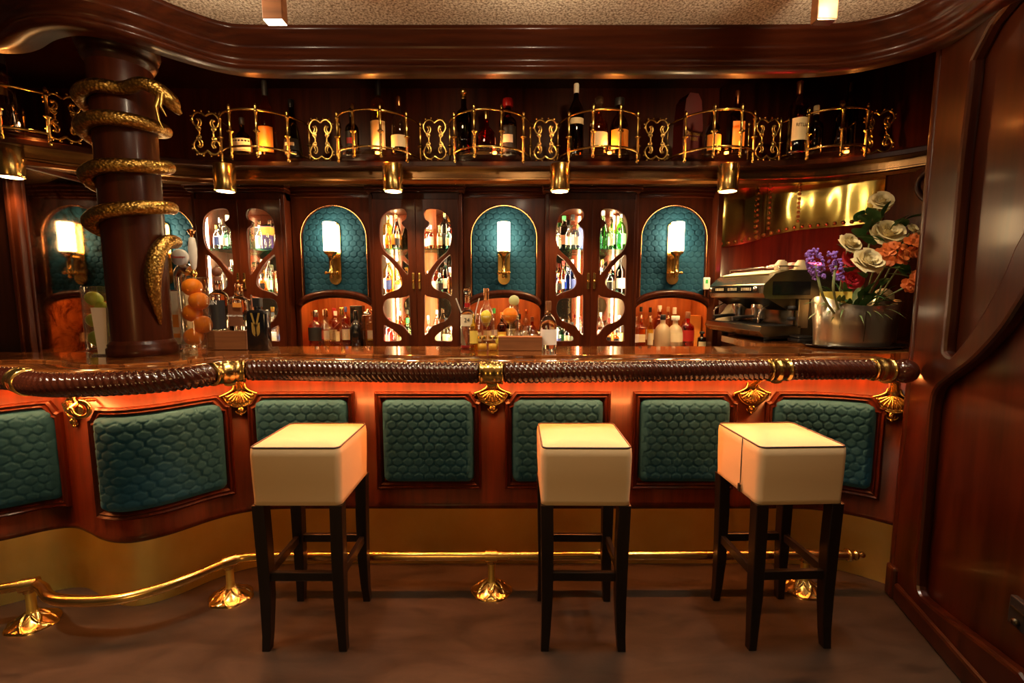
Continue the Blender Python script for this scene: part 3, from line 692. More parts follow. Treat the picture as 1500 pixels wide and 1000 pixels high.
for ci, cx in enumerate(CABX):
    t = thing('cabinet', CABLAB[ci], 'cabinet', (cx, CY, .94), group='glazed back bar cabinets')
    mb = MB()
    mb.box(cx - .305, CY, .94, cx - .287, 3.46, 2.02).box(cx + .287, CY, .94, cx + .305, 3.46, 2.02).box(cx - .305, CY, 1.957, cx + .305, 3.46, 2.06).box(cx - .305, CY, .94, cx + .305, 3.46, .955)
    mb.box(cx - .313, CY - .022, .94, cx - .288, CY + .01, 1.99).box(cx + .288, CY - .022, .94, cx + .313, CY + .01, 1.99)
    obj('carcass', mb, 'mahogany', t, True, bevel=.004)
    obj('back_panel', MB().box(cx - .287, 3.445, .955, cx + .287, 3.455, 1.957), 'mirror' if ci != 1 else 'orange_wood', t, True)
    if ci == 1: obj('mirror_strip', MB().box(cx - .287, 3.438, .955, cx - .05, 3.444, 1.957).box(cx + .09, 3.438, .955, cx + .287, 3.444, 1.957), 'mirror', t, True)
    for z in (1.632, 1.325): obj('glass_shelf', MB().box(cx - .286, 3.19, z, cx + .286, 3.444, z + .008), 'aqua_glass', t, True)
    for sg in (-1, 1): obj('light_tube', MB().tube([(cx + sg * .268, 3.205, .97), (cx + sg * .268, 3.205, 1.94)], .008, 8), 'tube_glow', t, True, label='glowing vertical light tube')
    obj('light_tube', MB().tube([(cx, 3.185, .97), (cx, 3.185, 1.94)], .008, 8), 'tube_glow', t, True, label='glowing light tube added out of sight behind the meeting stiles')  # hidden tube added to brighten the middle of the cabinet
    for sg in (-1, 1):
        d = plate_obj('door', doorplate(sg), .010, .004, 'mahogany', t, Matrix.Translation((0, -.012, -.94)) @ RX)
        obj('glass_pane', MB().box(min(sg * .27, sg * .012), -.002, .03, max(sg * .27, sg * .012), .0, .99), 'pane_glass', d)
        obj('handle', MB().box(sg * .021 - .0085, -.034, .42, sg * .021 + .0085, -.026, .53).ball((sg * .021, -.038, .475), .009), 'brass', d, bevel=.003)
    mb = MB()                                              # stepped head moulding
    mb.box(cx - .33, CY - .035, 2.005, cx + .33, CY + .05, 2.02).box(cx - .335, CY - .052, 2.02, cx + .335, CY + .05, 2.036).box(cx - .34, CY - .07, 2.04, cx + .34, CY + .05, 2.058)
    obj('head_moulding', mb, 'mahogany_level', t, True, bevel=.006)
# niches with quilted teal arch and lit recess
NLAB = ['arched niche with teal quilted back, half hidden by the snake column', 'arched niche with teal quilted back between the first two glazed cabinets', 'arched niche with teal quilted back between the two cabinets farther from the column', 'arched niche with teal quilted back beside the coffee machine']
NH = .281
def arch_poly(w, zb, zs, zt, k=24):
    pts = [(-w, zb), (w, zb), (w, zs)]
    for i in range(1, k):
        a = PI * i / k; pts.append((w * math.cos(a), zs + (zt - zs) * math.sin(a)))
    pts.append((-w, zs)); return pts
for ni, nx in enumerate(NICX):
    t = thing('arched_niche', NLAB[ni], 'niche', (nx, NY, .94), group='arched teal niches')
    hole = arch_poly(.230, 1.36, 1.715, 1.937)
    low = [(-.262, .93), (.262, .93), (.262, 1.215)] + [(.262 * math.cos(PI * i / 20), 1.215 + .09 * math.sin(PI * i / 20)) for i in range(1, 20)] + [(-.262, 1.215)]
    # face plate = upper part with arch hole, the lower opening notched out of its bottom
    out = [(-NH, .93)] + [(-.262, .93), (-.262, 1.215)] + [(.262 * math.cos(PI - PI * i / 20), 1.215 + .09 * math.sin(PI * i / 20)) for i in range(1, 20)] + [(.262, 1.215), (.262, .93), (NH, .93), (NH, 1.99), (-NH, 1.99)]
    hole2 = [(.230, 1.715)] + [(.230 * math.cos(PI * i / 24), 1.715 + .222 * math.sin(PI * i / 24)) for i in range(1, 24)] + [(-.230, 1.715)]
    hole2 += [(-.230, 1.285)] + [(.262 * math.cos(PI - PI * q), 1.258 + .094 * math.sin(PI * q)) for q in np.linspace(.04, .96, 20) if abs(.262 * math.cos(PI - PI * q)) < .229] + [(.230, 1.285)]
    plate_obj('surround', [out, hole2], .008, .005, 'mahogany', t, Matrix.Translation((0, 0, -.94)) @ RX)
    # quilted back
    w, h = .47, .66; nu, nv = 100, 140
    U, V, H_ = quilt(nu, nv, w, h, depth=.010, edge=.02, puff=.004, hexw=.052, hexr=.038)
    rows = [[(nx - w / 2 + U[j, i], NY + .024 - H_[j, i], 1.30 + V[j, i]) for i in range(nu)] for j in range(nv)]
    obj('quilted_back', MB().grid(rows), 'teal_velvet', t, True)
    tr = [(nx - .2305, NY - .012, 1.30)] + [(nx + .2305 * math.cos(PI - PI * i / 28), NY - .012, 1.715 + .2225 * math.sin(PI * i / 28)) for i in range(29)] + [(nx + .2305, NY - .012, 1.30)]
    obj('arch_trim', MB().tube(tr, .0045, 8), 'copper', t, True, label='thin polished arch bead')
    tr = [(nx + .258 * math.cos(PI - PI * q), NY - .016, 1.245 + .092 * math.sin(PI * q)) for q in np.linspace(.02, .98, 24)]
    obj('lower_arch', MB().tube(tr, .020, 10, flat=1.0), 'mahogany', t, True)
    mb = MB()
    mb.box(nx - NH, NY + .012, .94, nx - .266, 3.62, 1.42).box(nx + .266, NY + .012, .94, nx + NH, 3.62, 1.42).box(nx - NH, NY + .036, 1.345, nx + NH, 3.62, 1.42).box(nx - NH, 3.56, .94, nx + NH, 3.61, 1.42)
    mb.box(nx - NH, NY + .04, 1.42, nx + NH, NY + .06, 2.05)
    obj('recess', mb, 'orange_wood', t, True)
    obj('light_strip', MB().box(nx - .21, NY + .045, 1.335, nx + .21, NY + .060, 1.342), 'niche_glow', t, True, label='glowing light strip inside the recess')
    mb = MB()                                              # bowed cornice
    for dz0, dz1, pr in ((1.985, 2.0, .025), (2.003, 2.02, .045), (2.022, 2.04, .068), (2.044, 2.062, .090)):
        poly = [(nx + .285, NY + .02), (nx - .285, NY + .02)] + [(nx - .285 + .57 * i / 12, NY - pr - .035 * math.sin(PI * i / 12)) for i in range(13)]
        mb.extrude(poly, dz0, dz1)
    obj('cornice', mb, 'mahogany_level', t, True, bevel=.005, fix=True)
# wall sconces
SLAB = ['brass wall sconce with lit white glass shade, partly hidden by the snake column', 'lit brass wall sconce on the teal niche just right of the column-side cabinet', 'lit brass wall sconce on the teal niche at the middle of the back bar', 'lit brass wall sconce on the teal niche next to the coffee machine']
sc0 = None
for ni, nx in enumerate(NICX):
    if sc0 is None:
        t = sc0 = thing('wall_sconce', SLAB[0], 'lamp', (nx, NY, 1.55), group='brass wall sconces')
        poly = [(.042 * math.cos(a), .155 + .042 * math.sin(a)) for a in np.linspace(0, PI, 12)] + [(.042 * math.cos(a), -.195 + .042 * math.sin(a)) for a in np.linspace(PI, 2 * PI, 12)]
        mb = MB(); mb.T = Matrix.Translation((0, .008, .08)) @ RX; mb.extrude(poly, 0, .012); obj('backplate', mb, 'brass', t, bevel=.004, fix=True)
        mb = MB().lathe([(.040, .065), (.043, .075), (.043, .255), (.041, .262), (.038, .262), (.038, .075)], 28, (0, -.075, 0)); obj('shade', mb, 'lamp_shade_glow', t, label='glowing white glass shade')
        mb = MB().lathe([(.0001, -.115), (.012, -.112), (.016, -.10), (.010, -.09), (.020, -.082), (.022, -.074), (.013, -.066), (.012, .02), (.019, .026), (.019, .034), (.030, .044), (.042, .054), (.044, .066), (.038, .068)], 24, (0, -.075, 0)); obj('stem', mb, 'brass', t)
        mb = MB().tube([(0, .0, -.08), (0, -.075, -.078)], .010, 10).tube([(0, 0, .03), (0, -.075, .03)], .008, 10).tube([(-.035, -.078, -.078), (.035, -.078, -.078)], .007, 8).ball((-.037, -.078, -.078), .011).ball((.037, -.078, -.078), .011); obj('arm', mb, 'brass', t)
    else: dup(sc0, (nx, NY, 1.55), None, SLAB[ni])
# antique mirror on the left return
am = thing('antique_mirror', 'mottled antique mirror panel on the end wall behind the snake column', 'mirror', (-2.735, 2.9, .94))
obj('glass', MB().box(-2.745, 2.62, .96, -2.735, 3.235, 2.04), 'antique_mirror', am, True)
obj('frame', MB().box(-2.76, 2.615, .94, -2.725, 3.25, .965).box(-2.76, 2.615, 2.03, -2.725, 3.25, 2.06).box(-2.76, 2.61, .94, -2.725, 2.625, 2.06), 'mahogany', am, True, bevel=.004)
# ================================================================== UPPER SHELF with bays
Sf = Path([(-3.1, 2.10), (-2.85, 2.28), (-2.6, 2.47), (-2.35, 2.66), (-2.1, 2.81), (-1.85, 2.885), (-1.55, 2.90), (-1.0, 2.90), (-.3, 2.90), (.4, 2.90), (1.0, 2.90), (1.4, 2.90), (1.7, 2.885), (1.95, 2.83), (2.15, 2.72), (2.30, 2.56), (2.40, 2.36), (2.42, 2.2)])
us = thing('upper_shelf', 'long dark glossy display shelf above the cabinets, curving forward at both ends', 'shelf', (-.4, 3.0, 2.05))
mb = MB(); rows = []
prof = [(0, 2.108), (.006, 2.112), (.006, 2.136), (0, 2.143), (-.44, 2.143), (-.44, 2.108), (0, 2.108)]
Sf.sweep(mb, prof, 0, Sf.L, .03, smooth=False); obj('board', mb, 'mahogany_dark', us, True)
mb = MB(); Sf.sweep(mb, [(-.085, 2.108), (-.085, 2.064), (-.075, 2.058), (-.075, 2.050), (-.10, 2.046), (-.11, 2.03), (-.13, 2.03), (-.40, 2.06)], 0, Sf.L, .03, smooth=False); obj('fascia', mb, 'fascia_bronze', us, True)
# downlights
DL = [PY(14, 243, 2.47), PY(328, 243, 2.81), PY(575, 243, 2.81), PY(820.5, 243, 2.81), PY(1068, 243, 2.81)]
DLAB = ['brass cylinder downlight under the shelf end left of the snake column', 'brass cylinder downlight under the shelf just right of the snake column', 'brass cylinder downlight under the shelf over the middle cabinet', 'brass cylinder downlight under the shelf beside the central arched niche', 'brass cylinder downlight under the shelf by the riveted brass sheet']
d0 = None; DLP = []
for i, p in enumerate(DL):
    y = p.y + .045; loc = (p.x * y / p.y, y, 2.108); DLP.append(loc)
    if d0 is None:
        d0 = thing('downlight', DLAB[i], 'light', loc, group='brass cylinder downlights')
        obj('housing', MB().lathe([(.050, -.160), (.058, -.158), (.0605, -.150), (.0605, -.004), (.058, 0)], 32), 'brass', d0)
        obj('lens', MB().lathe([(.049, -.156), (.049, -.160)][::-1], 28), 'downlight_glow', d0, label='glowing lens')
    else: dup(d0, loc, None, DLAB[i])
# gallery rails
BAYX = [-1.53, -.835, -.138, .545, 1.24, 1.915]
def make_gallery(lab, loc, rz, led=True):
    t = thing('gallery_rail', lab, 'railing', loc, rz, 'brass gallery rails on the shelf')
    a_, b_ = .255, .285
    arc = lambda z, k=1.: [(a_ * k * math.sin(q), -b_ * k * math.cos(q), z) for q in np.linspace(-PI / 2, PI / 2, 33)]
    obj('top_rail', MB().tube(arc(.225), .0055, 8, flat=1.2), 'brass', t)
    obj('bottom_rail', MB().tube(arc(.022), .0055, 8, flat=1.2), 'brass', t)
    poly = [(x * .985, y * .985) for x, y, z in arc(0)]
    obj('glass_deck', MB().extrude(poly, -.006, .008), 'clear_glass', t, fix=True)
    pr = [(.0001, -.040), (.007, -.036), (.0105, -.028), (.007, -.020), (.005, -.015), (.0095, -.008), (.006, -.002), (.0078, .004), (.0078, .095), (.011, .101), (.019, .106), (.019, .110), (.011, .115), (.0078, .121), (.0078, .205), (.012, .211), (.013, .218), (.0085, .226), (.0065, .232), (.0098, .239), (.0095, .247), (.004, .258), (.0001, .262)]
    for deg in (-90, -54, -18, 18, 54, 90):
        q = math.radians(deg); obj('post', MB().lathe(pr, 14, (a_ * math.sin(q), -b_ * math.cos(q), 0)), 'brass', t)
    obj('spot_lamp', MB().lathe([(.0001, .0), (.011, .001), (.013, .006), (.011, .012), (.0001, .013)], 14, (.035, -.19, .006)), 'led_gallery', t, label='tiny glowing orange spot')
    return t
GL = ['curved brass bottle gallery on the shelf, first bay right of the column', 'curved brass bottle gallery on the shelf, second bay right of the column', 'curved brass bottle gallery on the shelf, third bay right of the column', 'curved brass bottle gallery on the shelf, fourth bay right of the column', 'curved brass bottle gallery on the shelf, fifth bay right of the column', 'curved brass bottle gallery on the shelf, bay over the riveted brass sheet']
ZG = 2.150
g0 = make_gallery(GL[0], (BAYX[0], 3.00, ZG), math.radians(-3))
for i in range(1, 6):
    dup(g0, (BAYX[i], 3.00 if i < 5 else 2.975, ZG), 0 if i < 5 else math.radians(8), GL[i])
BAY0 = (-2.665, 2.66)
dup(g0, (BAY0[0], BAY0[1], ZG), math.radians(-34), 'curved brass bottle gallery on the shelf left of the snake column')
# scroll ornaments
def make_scroll(lab, loc, rz):
    mb = MB(); W = .070
    for sx in (-1, 1):
        for top in (1, -1):
            def P(x, z): return (sx * x * W, -.002 * 0, .128 + top * z)
            # big outer C then inner curl
            pts = [P(.0, .098), P(.25, .112), P(.58, .116), P(.88, .098), P(.98, .072), P(.84, .046), P(.62, .036), P(.40, .044), P(.34, .064), P(.46, .080), P(.62, .076)]
            mb.tube(catmull(pts, 5), [lerp(.0058, .004, i / 50) for i in range(51)], 7, flat=1.3)
            mb.ball(P(.60, .075), .0085)
            pts = [P(.62, .082), P(.52, .060), P(.66, .040), P(.72, .026), P(.56, .014), P(.48, -.001)]
            mb.tube(catmull(pts, 5), .0045, 7); pts = [P(.62, .05), P(.46, .034), P(.40, .024), P(.50, .012), P(.54, .0)]; mb.tube(catmull(pts, 5), .004, 7)
            mb.ball(P(.58, .030), .011, ey=.4)
            for x, z in ((.28, .126), (.78, .122), (1.08, .092), (1.06, .070)): mb.ball(P(x, z), .0065)
            mb.tube([P(.26, .112), P(.28, .126)], .003, 6); mb.tube([P(.72, .110), P(.78, .122)], .003, 6); mb.tube([P(.94, .085), P(1.08, .092)], .003, 6)
    return tag(obj('scroll_ornament', mb, 'brass'), lab, 'ornament', 'brass scrollwork ornaments on the shelf') if True else None
SC = [(-1.18, 2.93), (-.478, 2.93), (.206, 2.93), (.893, 2.93), (1.575, 2.92)]
SCL = ['openwork brass scroll on the shelf between first and second bottle galleries right of the column', 'openwork brass scroll on the shelf between second and third bottle galleries right of the column', 'openwork brass scroll on the shelf between third and fourth bottle galleries right of the column', 'openwork brass scroll on the shelf between fourth and fifth bottle galleries right of the column', 'openwork brass scroll on the shelf between the two galleries nearest the panelled wall']
s0 = make_scroll(SCL[0], None, 0); s0.location = (SC[0][0], SC[0][1], 2.148)
for i in range(1, 5):
    c = s0.copy(); COL.objects.link(c); c.location = (SC[i][0], SC[i][1], 2.148); c['label'] = SCL[i]
for px, yy, rz, sca, lab in ((305, 2.82, .32, 1.0, 'larger openwork brass scroll on the shelf just right of the snake column'), (1285, 2.80, -.42, 1.0, 'openwork brass scroll at the shelf end beside the panelled wall'), (100, 2.58, .62, 1.0, 'openwork brass scroll on the shelf left of the snake column')):
    c = s0.copy(); COL.objects.link(c); p = PY(px, 234 if px != 1285 else 224, yy); c.location = (p.x, yy, 2.148); c.rotation_euler = (0, 0, rz); c['label'] = lab
# ================================================================== RIVETED BRASS SHEET
bs = thing('brass_sheet', 'riveted polished brass sheet on the curved wall above the coffee machine', 'cladding', tuple(A.at(A.sx(1.75), 0, 1.9)))
sa, sb = A.sx(1.438) + .02, A.sx(2.262)
def bz(q): return lerp(1.655, 1.745, .5 - .5 * math.cos(PI * min(max((q - .02) / .55, 0), 1))) + .02 * q
mb = MB(); rows = []
for i in range(81):
    q = i / 80; s = lerp(sa, sb, q); wob = .005 * math.sin(q * 13) + .002 * math.sin(q * 37 + 1)
    rows.append([A.at(s, .008 + wob * math.sin(PI * k / 6), lerp(bz(q), 2.07, k / 6)) for k in range(7)])
mb.grid(rows, mi=0)
for q0 in (.27, .33, .52):
    for q in (q0,): mb.grid([[A.at(lerp(sa, sb, q + dq), .015, lerp(bz(q + dq), 2.07, k / 6)) for k in range(7)] for dq in (-.012, .012)], mi=0)
for i in range(21):
    q = .02 + .96 * i / 20; mb.ball(A.at(lerp(sa, sb, q), .014, bz(q) + .022), .0125, 10, 7, mi=1)
for q0 in (.255, .335, .52):
    for k in range(9): mb.ball(A.at(lerp(sa, sb, q0), .016, lerp(bz(q0) + .06, 2.05, k / 8)), .0115, 10, 7, mi=1)
obj('sheet', mb, ['brass_wall', 'rivet_brass'], bs, True)
# thermostat on the cabinet stile by the machine
th = thing('wall_control', 'small white control box with green window beside the coffee machine', 'control', tuple(PY(1036, 415, 3.17)))
obj('case', MB().box(-.022, 0, -.042, .022, .025, .042), 'white_plastic', th, bevel=.006); obj('window', MB().box(-.012, -.003, .0, .004, 0, .026), 'green_label', th, label='green window')
pst = MB().box(1.385, 3.14, .94, 1.425, 3.24, 2.06); struct(obj('trim_5', pst, 'mahogany', bevel=.006))

# ================================================================== BOTTLES
def prof_of(kind, R_, H):
    if kind == 'bordeaux': p = [(.0001, .012), (.8, 0), (.97, .008), (1, .02), (1, .60), (.93, .66), (.62, .73), (.36, .79), (.32, .83), (.31, .93)]
    elif kind == 'burgundy': p = [(.0001, .012), (.85, 0), (1, .015), (1, .45), (.92, .54), (.66, .66), (.42, .76), (.33, .84), (.32, .93)]
    elif kind == 'gin': p = [(.0001, .015), (.85, 0), (1, .02), (1, .55), (.94, .61), (.70, .66), (.42, .69), (.36, .72), (.34, .88)]
    elif kind == 'square': p = [(.0001, .012), (.9, 0), (1, .015), (1, .62), (.95, .66), (.55, .70), (.38, .73), (.36, .90)]
    elif kind == 'tall': p = [(.0001, .01), (.9, 0), (1, .015), (1, .66), (.85, .72), (.45, .77), (.36, .80), (.34, .93)]
    elif kind == 'squat': p = [(.0001, .02), (.8, .0), (.98, .03), (1, .12), (.98, .36), (.86, .48), (.52, .58), (.26, .64), (.22, .70), (.21, .88)]
    elif kind == 'cone': p = [(.0001, .015), (.9, 0), (1, .03), (.98, .12), (.80, .36), (.55, .56), (.36, .70), (.30, .78), (.29, .92)]
    elif kind == 'dome': p = [(.0001, .015), (.9, 0), (1, .02), (1, .42), (.95, .52), (.78, .62), (.52, .69), (.34, .72), (.31, .76), (.30, .90)]
    else: p = [(.0001, .015), (.9, 0), (1, .02), (1, .55), (.6, .66), (.35, .72), (.33, .92)]
    return [(r * R_, z * H) for r, z in p]
_bc = {}
def bottle(loc, lab, kind='bordeaux', R_=.036, H=.30, g='clear_glass', cap='black_matte', label='paper_cream', lz=(.14, .42), liquid=None, fill=.5, capk='plain', group=None, rz=0., name='bottle', cat='bottle', ex=1., ey=1., inset=None):
    t = thing(name, lab, cat, loc, rz, group)
    key = (kind, round(R_, 4), round(H, 4), g, cap, label, lz, liquid, fill, capk, ex, ey, inset)
    if key not in _bc:
        sq = 5. if kind in ('square',) else 0.
        pr = prof_of(kind, R_, H); n_ = 28 if sq else 20; k = .93 if sq else 1.
        parts = []
        parts.append(('body', mesh_of('body', MB().lathe(pr, n_, sq=sq, ex=ex, ey=ey), g)))
        zt = pr[-1][1]; rn = pr[-1][0]
        if capk == 'ball': cm = MB().lathe([(rn * 1.05, zt - .004), (rn * 1.1, zt + .01), (rn * .8, zt + .016)], 14).ball((0, 0, zt + .016 + R_ * .5), R_ * .52)
        elif capk == 'wide': cm = MB().lathe([(rn * 1.6, zt - .03 * H), (rn * 1.7, zt), (rn * 1.7, zt + .09 * H), (rn * 1.6, zt + .10 * H), (.0001, zt + .10 * H)], 18)
        elif capk == 'pour': cm = MB().lathe([(rn * 1.1, zt - .01), (rn * 1.1, zt + .012), (rn * .45, zt + .02), (rn * .3, zt + .06), (.0001, zt + .06)], 12)
        else: cm = MB().lathe([(rn * 1.06, H * .80 if capk == 'sleeve' else zt - .06 * H), (rn * 1.12, zt), (rn * 1.12, H * .985), (rn * .95, H), (.0001, H)], 16)
        parts.append(('cap', mesh_of('cap', cm, cap)))
        if label:
            rows = []
            for q in (lz[0], lerp(*lz, .5), lz[1]):
                z = q * H; r = float(np.interp(z, [b for a, b in pr[1:]], [a for a, b in pr[1:]])) * 1.015 + .0006
                row = []
                for i in range(15):
                    a = -PI / 2 + (i / 14 - .5) * (2.2 if not sq else 1.45); f = 1. / max(abs(math.cos(a)) ** sq + abs(math.sin(a)) ** sq, 1e-6) ** (1 / sq) if sq else 1.
                    row.append((r * f * ex * math.cos(a), r * f * ey * math.sin(a), z))
                rows.append(row)
            parts.append(('label', mesh_of('label', MB().grid(rows), label)))
            if inset:
                z0_, z1_ = lz; rows = []
                for q in (lerp(z0_, z1_, .35), lerp(z0_, z1_, .65)):
                    z = q * H; r = float(np.interp(z, [b for a, b in pr[1:]], [a for a, b in pr[1:]])) * 1.03 + .0012
                    rows.append([(r * ex * math.cos(-PI / 2 + (i / 8 - .5) * 1.1), r * ey * math.sin(-PI / 2 + (i / 8 - .5) * 1.1), z) for i in range(9)])
                parts.append(('label_band', mesh_of('label_band', MB().grid(rows), inset)))
        if liquid:
            zf = fill * H; lp = [(r * .93, max(z, .008)) for r, z in pr if z < zf]; rf = float(np.interp(zf, [b for a, b in pr[1:]], [a for a, b in pr[1:]])) * .93
            lp += [(rf, zf), (.0001, zf + .0005)]
            parts.append(('liquid', mesh_of('liquid', MB().lathe(lp, n_, sq=sq, ex=ex, ey=ey), liquid)))
        _bc[key] = parts
    for nm, me in _bc[key]: link(bpy.data.objects.new(nm, me), t)
    return t
def carton(loc, lab, w, d, h, mat, band=None, group=None, rz=0.):
    t = thing('carton', lab, 'box', loc, rz, group)
    obj('box', MB().box(-w / 2, -d / 2, 0, w / 2, d / 2, h), mat, t, bevel=.0015)
    if band: obj('band', MB().box(-w / 2 - .0006, -d / 2 - .0006, h * .62, w / 2 + .0006, d / 2 + .0006, h * .97), band, t)
    return t
# --- bottles inside the glazed cabinets
GN = {'clear_glass': 'clear', 'green_glass': 'green', 'amber_liquor': 'amber', 'aqua_glass': 'aqua', 'red_liquor': 'red', 'pink_liquor': 'pink', 'yellow_liquor': 'yellow', 'blue_glass': 'blue', 'black_glass': 'black', 'brown_glass': 'brown', 'dark_green_glass': 'dark green', 'dark_amber': 'dark amber', 'orange_liquor': 'orange', 'frosted_glass': 'frosted'}
CN = {'black_matte': 'black', 'gold': 'gold', 'silver': 'silver', 'copper': 'copper', 'cork': 'cork', 'red_wax': 'red', 'white_plastic': 'white', 'green_label': 'green', 'paper_blue': 'blue', 'black_gloss': 'black', 'paper_orange': 'orange', 'paper_brown': 'brown'}
ORD = ['first', 'second', 'third', 'fourth', 'fifth', 'sixth', 'seventh', 'eighth', 'ninth', 'tenth']
LN = ['top', 'middle', 'bottom']
CABN = ['cabinet by the column', 'central cabinet', 'cabinet by the coffee machine']
KN = {'bordeaux': '', 'burgundy': '', 'gin': 'stout ', 'square': 'square ', 'tall': 'slim ', 'squat': 'squat ', 'cone': 'conical ', 'dome': 'round-shouldered '}
SHZ = [1.640, 1.333, .9555]
c_, b_ = 'clear_glass', 'black_matte'
X8 = [-.235, -.17, -.105, -.045, .045, .105, .17, .235]
CB = {
 (0, 0): [('gin', .040, .225, c_, 'silver', 'paper_white'), ('square', .036, .24, c_, 'white_plastic', 'paper_white'), ('tall', .03, .25, c_, 'silver', 'paper_cream'), ('bordeaux', .034, .26, 'aqua_glass', 'silver', 'paper_green'),
          ('C', .06, .06, .16, 'paper_white', 'black_matte'), ('C', .075, .06, .16, 'paper_purple', 'paper_orange'), ('bordeaux', .033, .25, c_, 'green_label', 'paper_cream'), ('gin', .036, .24, c_, b_, 'paper_white')],
 (0, 1): [('square', .032, .22, c_, 'gold', 'paper_orange'), ('square', .035, .24, c_, 'silver', 'paper_white'), ('tall', .029, .25, c_, b_, 'paper_white'), ('gin', .034, .22, 'pink_liquor', 'white_plastic', 'paper_white'),
          ('tall', .03, .24, 'yellow_liquor', 'white_plastic', 'paper_white'), ('bordeaux', .032, .25, c_, 'silver', 'paper_cream'), ('square', .034, .24, 'orange_liquor', 'gold', 'paper_cream'), ('tall', .031, .26, c_, 'white_plastic', 'paper_white')],
 (0, 2): [('gin', .034, .22, 'black_glass', b_, 'paper_black'), ('bordeaux', .032, .26, c_, 'copper', 'paper_cream'), ('gin', .036, .24, c_, 'cork', 'paper_red'), ('tall', .03, .27, 'amber_liquor', 'gold', 'paper_cream'),
          ('tall', .027, .25, c_, 'white_plastic', 'paper_white'), ('bordeaux', .03, .24, c_, b_, 'paper_white'), ('bordeaux', .03, .2, c_, b_, 'paper_blue'), ('gin', .036, .12, c_, 'white_plastic', 'paper_white')],
 (1, 0): [('tall', .032, .24, 'yellow_liquor', 'gold', 'paper_cream'), ('burgundy', .034, .25, 'brown_glass', 'gold', 'paper_orange'), None, ('gin', .036, .225, 'yellow_liquor', 'gold', 'paper_cream'),
          ('gin', .036, .18, 'orange_liquor', 'silver', 'paper_white'), None, ('bordeaux', .036, .27, 'dark_green_glass', 'gold', 'paper_black'), ('square', .034, .25, 'red_liquor', 'red_wax', 'paper_white')],
 (1, 1): [('bordeaux', .034, .25, 'yellow_liquor', 'white_plastic', 'paper_cream'), ('cone', .036, .20, c_, 'gold', 'paper_yellow'), None, ('tall', .028, .24, c_, b_, 'paper_white'),
          ('gin', .03, .16, c_, 'silver', 'paper_white'), ('gin', .036, .2, 'amber_liquor', b_, 'paper_cream'), ('bordeaux', .034, .25, 'dark_amber', b_, 'paper_white'), ('bordeaux', .032, .24, 'brown_glass', 'gold', 'paper_black')],
 (1, 2): [('square', .034, .2, 'red_liquor', 'red_wax', 'paper_red'), ('tall', .03, .25, 'yellow_liquor', 'white_plastic', 'paper_cream'), ('gin', .032, .2, 'green_glass', 'green_label', 'paper_cream'), ('gin', .03, .19, c_, 'silver', None),
          ('cone', .034, .22, c_, 'silver', 'paper_white'), ('bordeaux', .03, .26, c_, 'silver', 'paper_white'), ('gin', .03, .2, c_, b_, 'paper_white'), ('bordeaux', .03, .23, c_, 'silver', 'paper_cream')],
 (2, 0): [('square', .036, .22, c_, 'silver', 'paper_cream'), ('square', .038, .235, 'brown_glass', 'green_label', 'paper_brown'), ('square', .038, .25, c_, b_, 'paper_white'), ('C', .05, .06, .18, 'paper_blue', None),
          ('bordeaux', .034, .24, 'green_glass', 'silver', 'paper_cream'), ('burgundy', .036, .27, 'green_glass', 'white_plastic', None), ('tall', .03, .27, c_, 'white_plastic', 'paper_white'), ('dome', .037, .265, 'green_glass', 'silver', 'paper_green')],
 (2, 1): [('tall', .028, .22, c_, 'white_plastic', 'paper_purple'), ('bordeaux', .03, .23, 'orange_liquor', 'red_wax', 'paper_white'), ('tall', .03, .24, 'blue_glass', 'white_plastic', 'paper_blue'), ('gin', .03, .12, c_, 'silver', None),
          ('gin', .034, .13, c_, 'silver', None), ('dome', .038, .24, 'dark_amber', 'gold', 'paper_cream'), ('square', .036, .21, c_, 'silver', 'paper_cream'), ('bordeaux', .034, .25, 'black_glass', b_, 'paper_white')],
 (2, 2): [('C', .06, .06, .13, 'paper_white', None), ('gin', .03, .19, 'aqua_glass', 'silver', 'paper_green'), ('gin', .036, .17, 'amber_liquor', b_, 'paper_cream'), ('bordeaux', .03, .21, c_, 'red_wax', 'paper_white'),
          ('bordeaux', .03, .22, 'red_liquor', 'gold', 'paper_cream'), ('tall', .03, .24, c_, 'silver', 'paper_white'), ('gin', .034, .2, 'orange_liquor', 'red_wax', 'paper_orange'), ('tall', .028, .22, c_, 'white_plastic', 'paper_yellow')]}
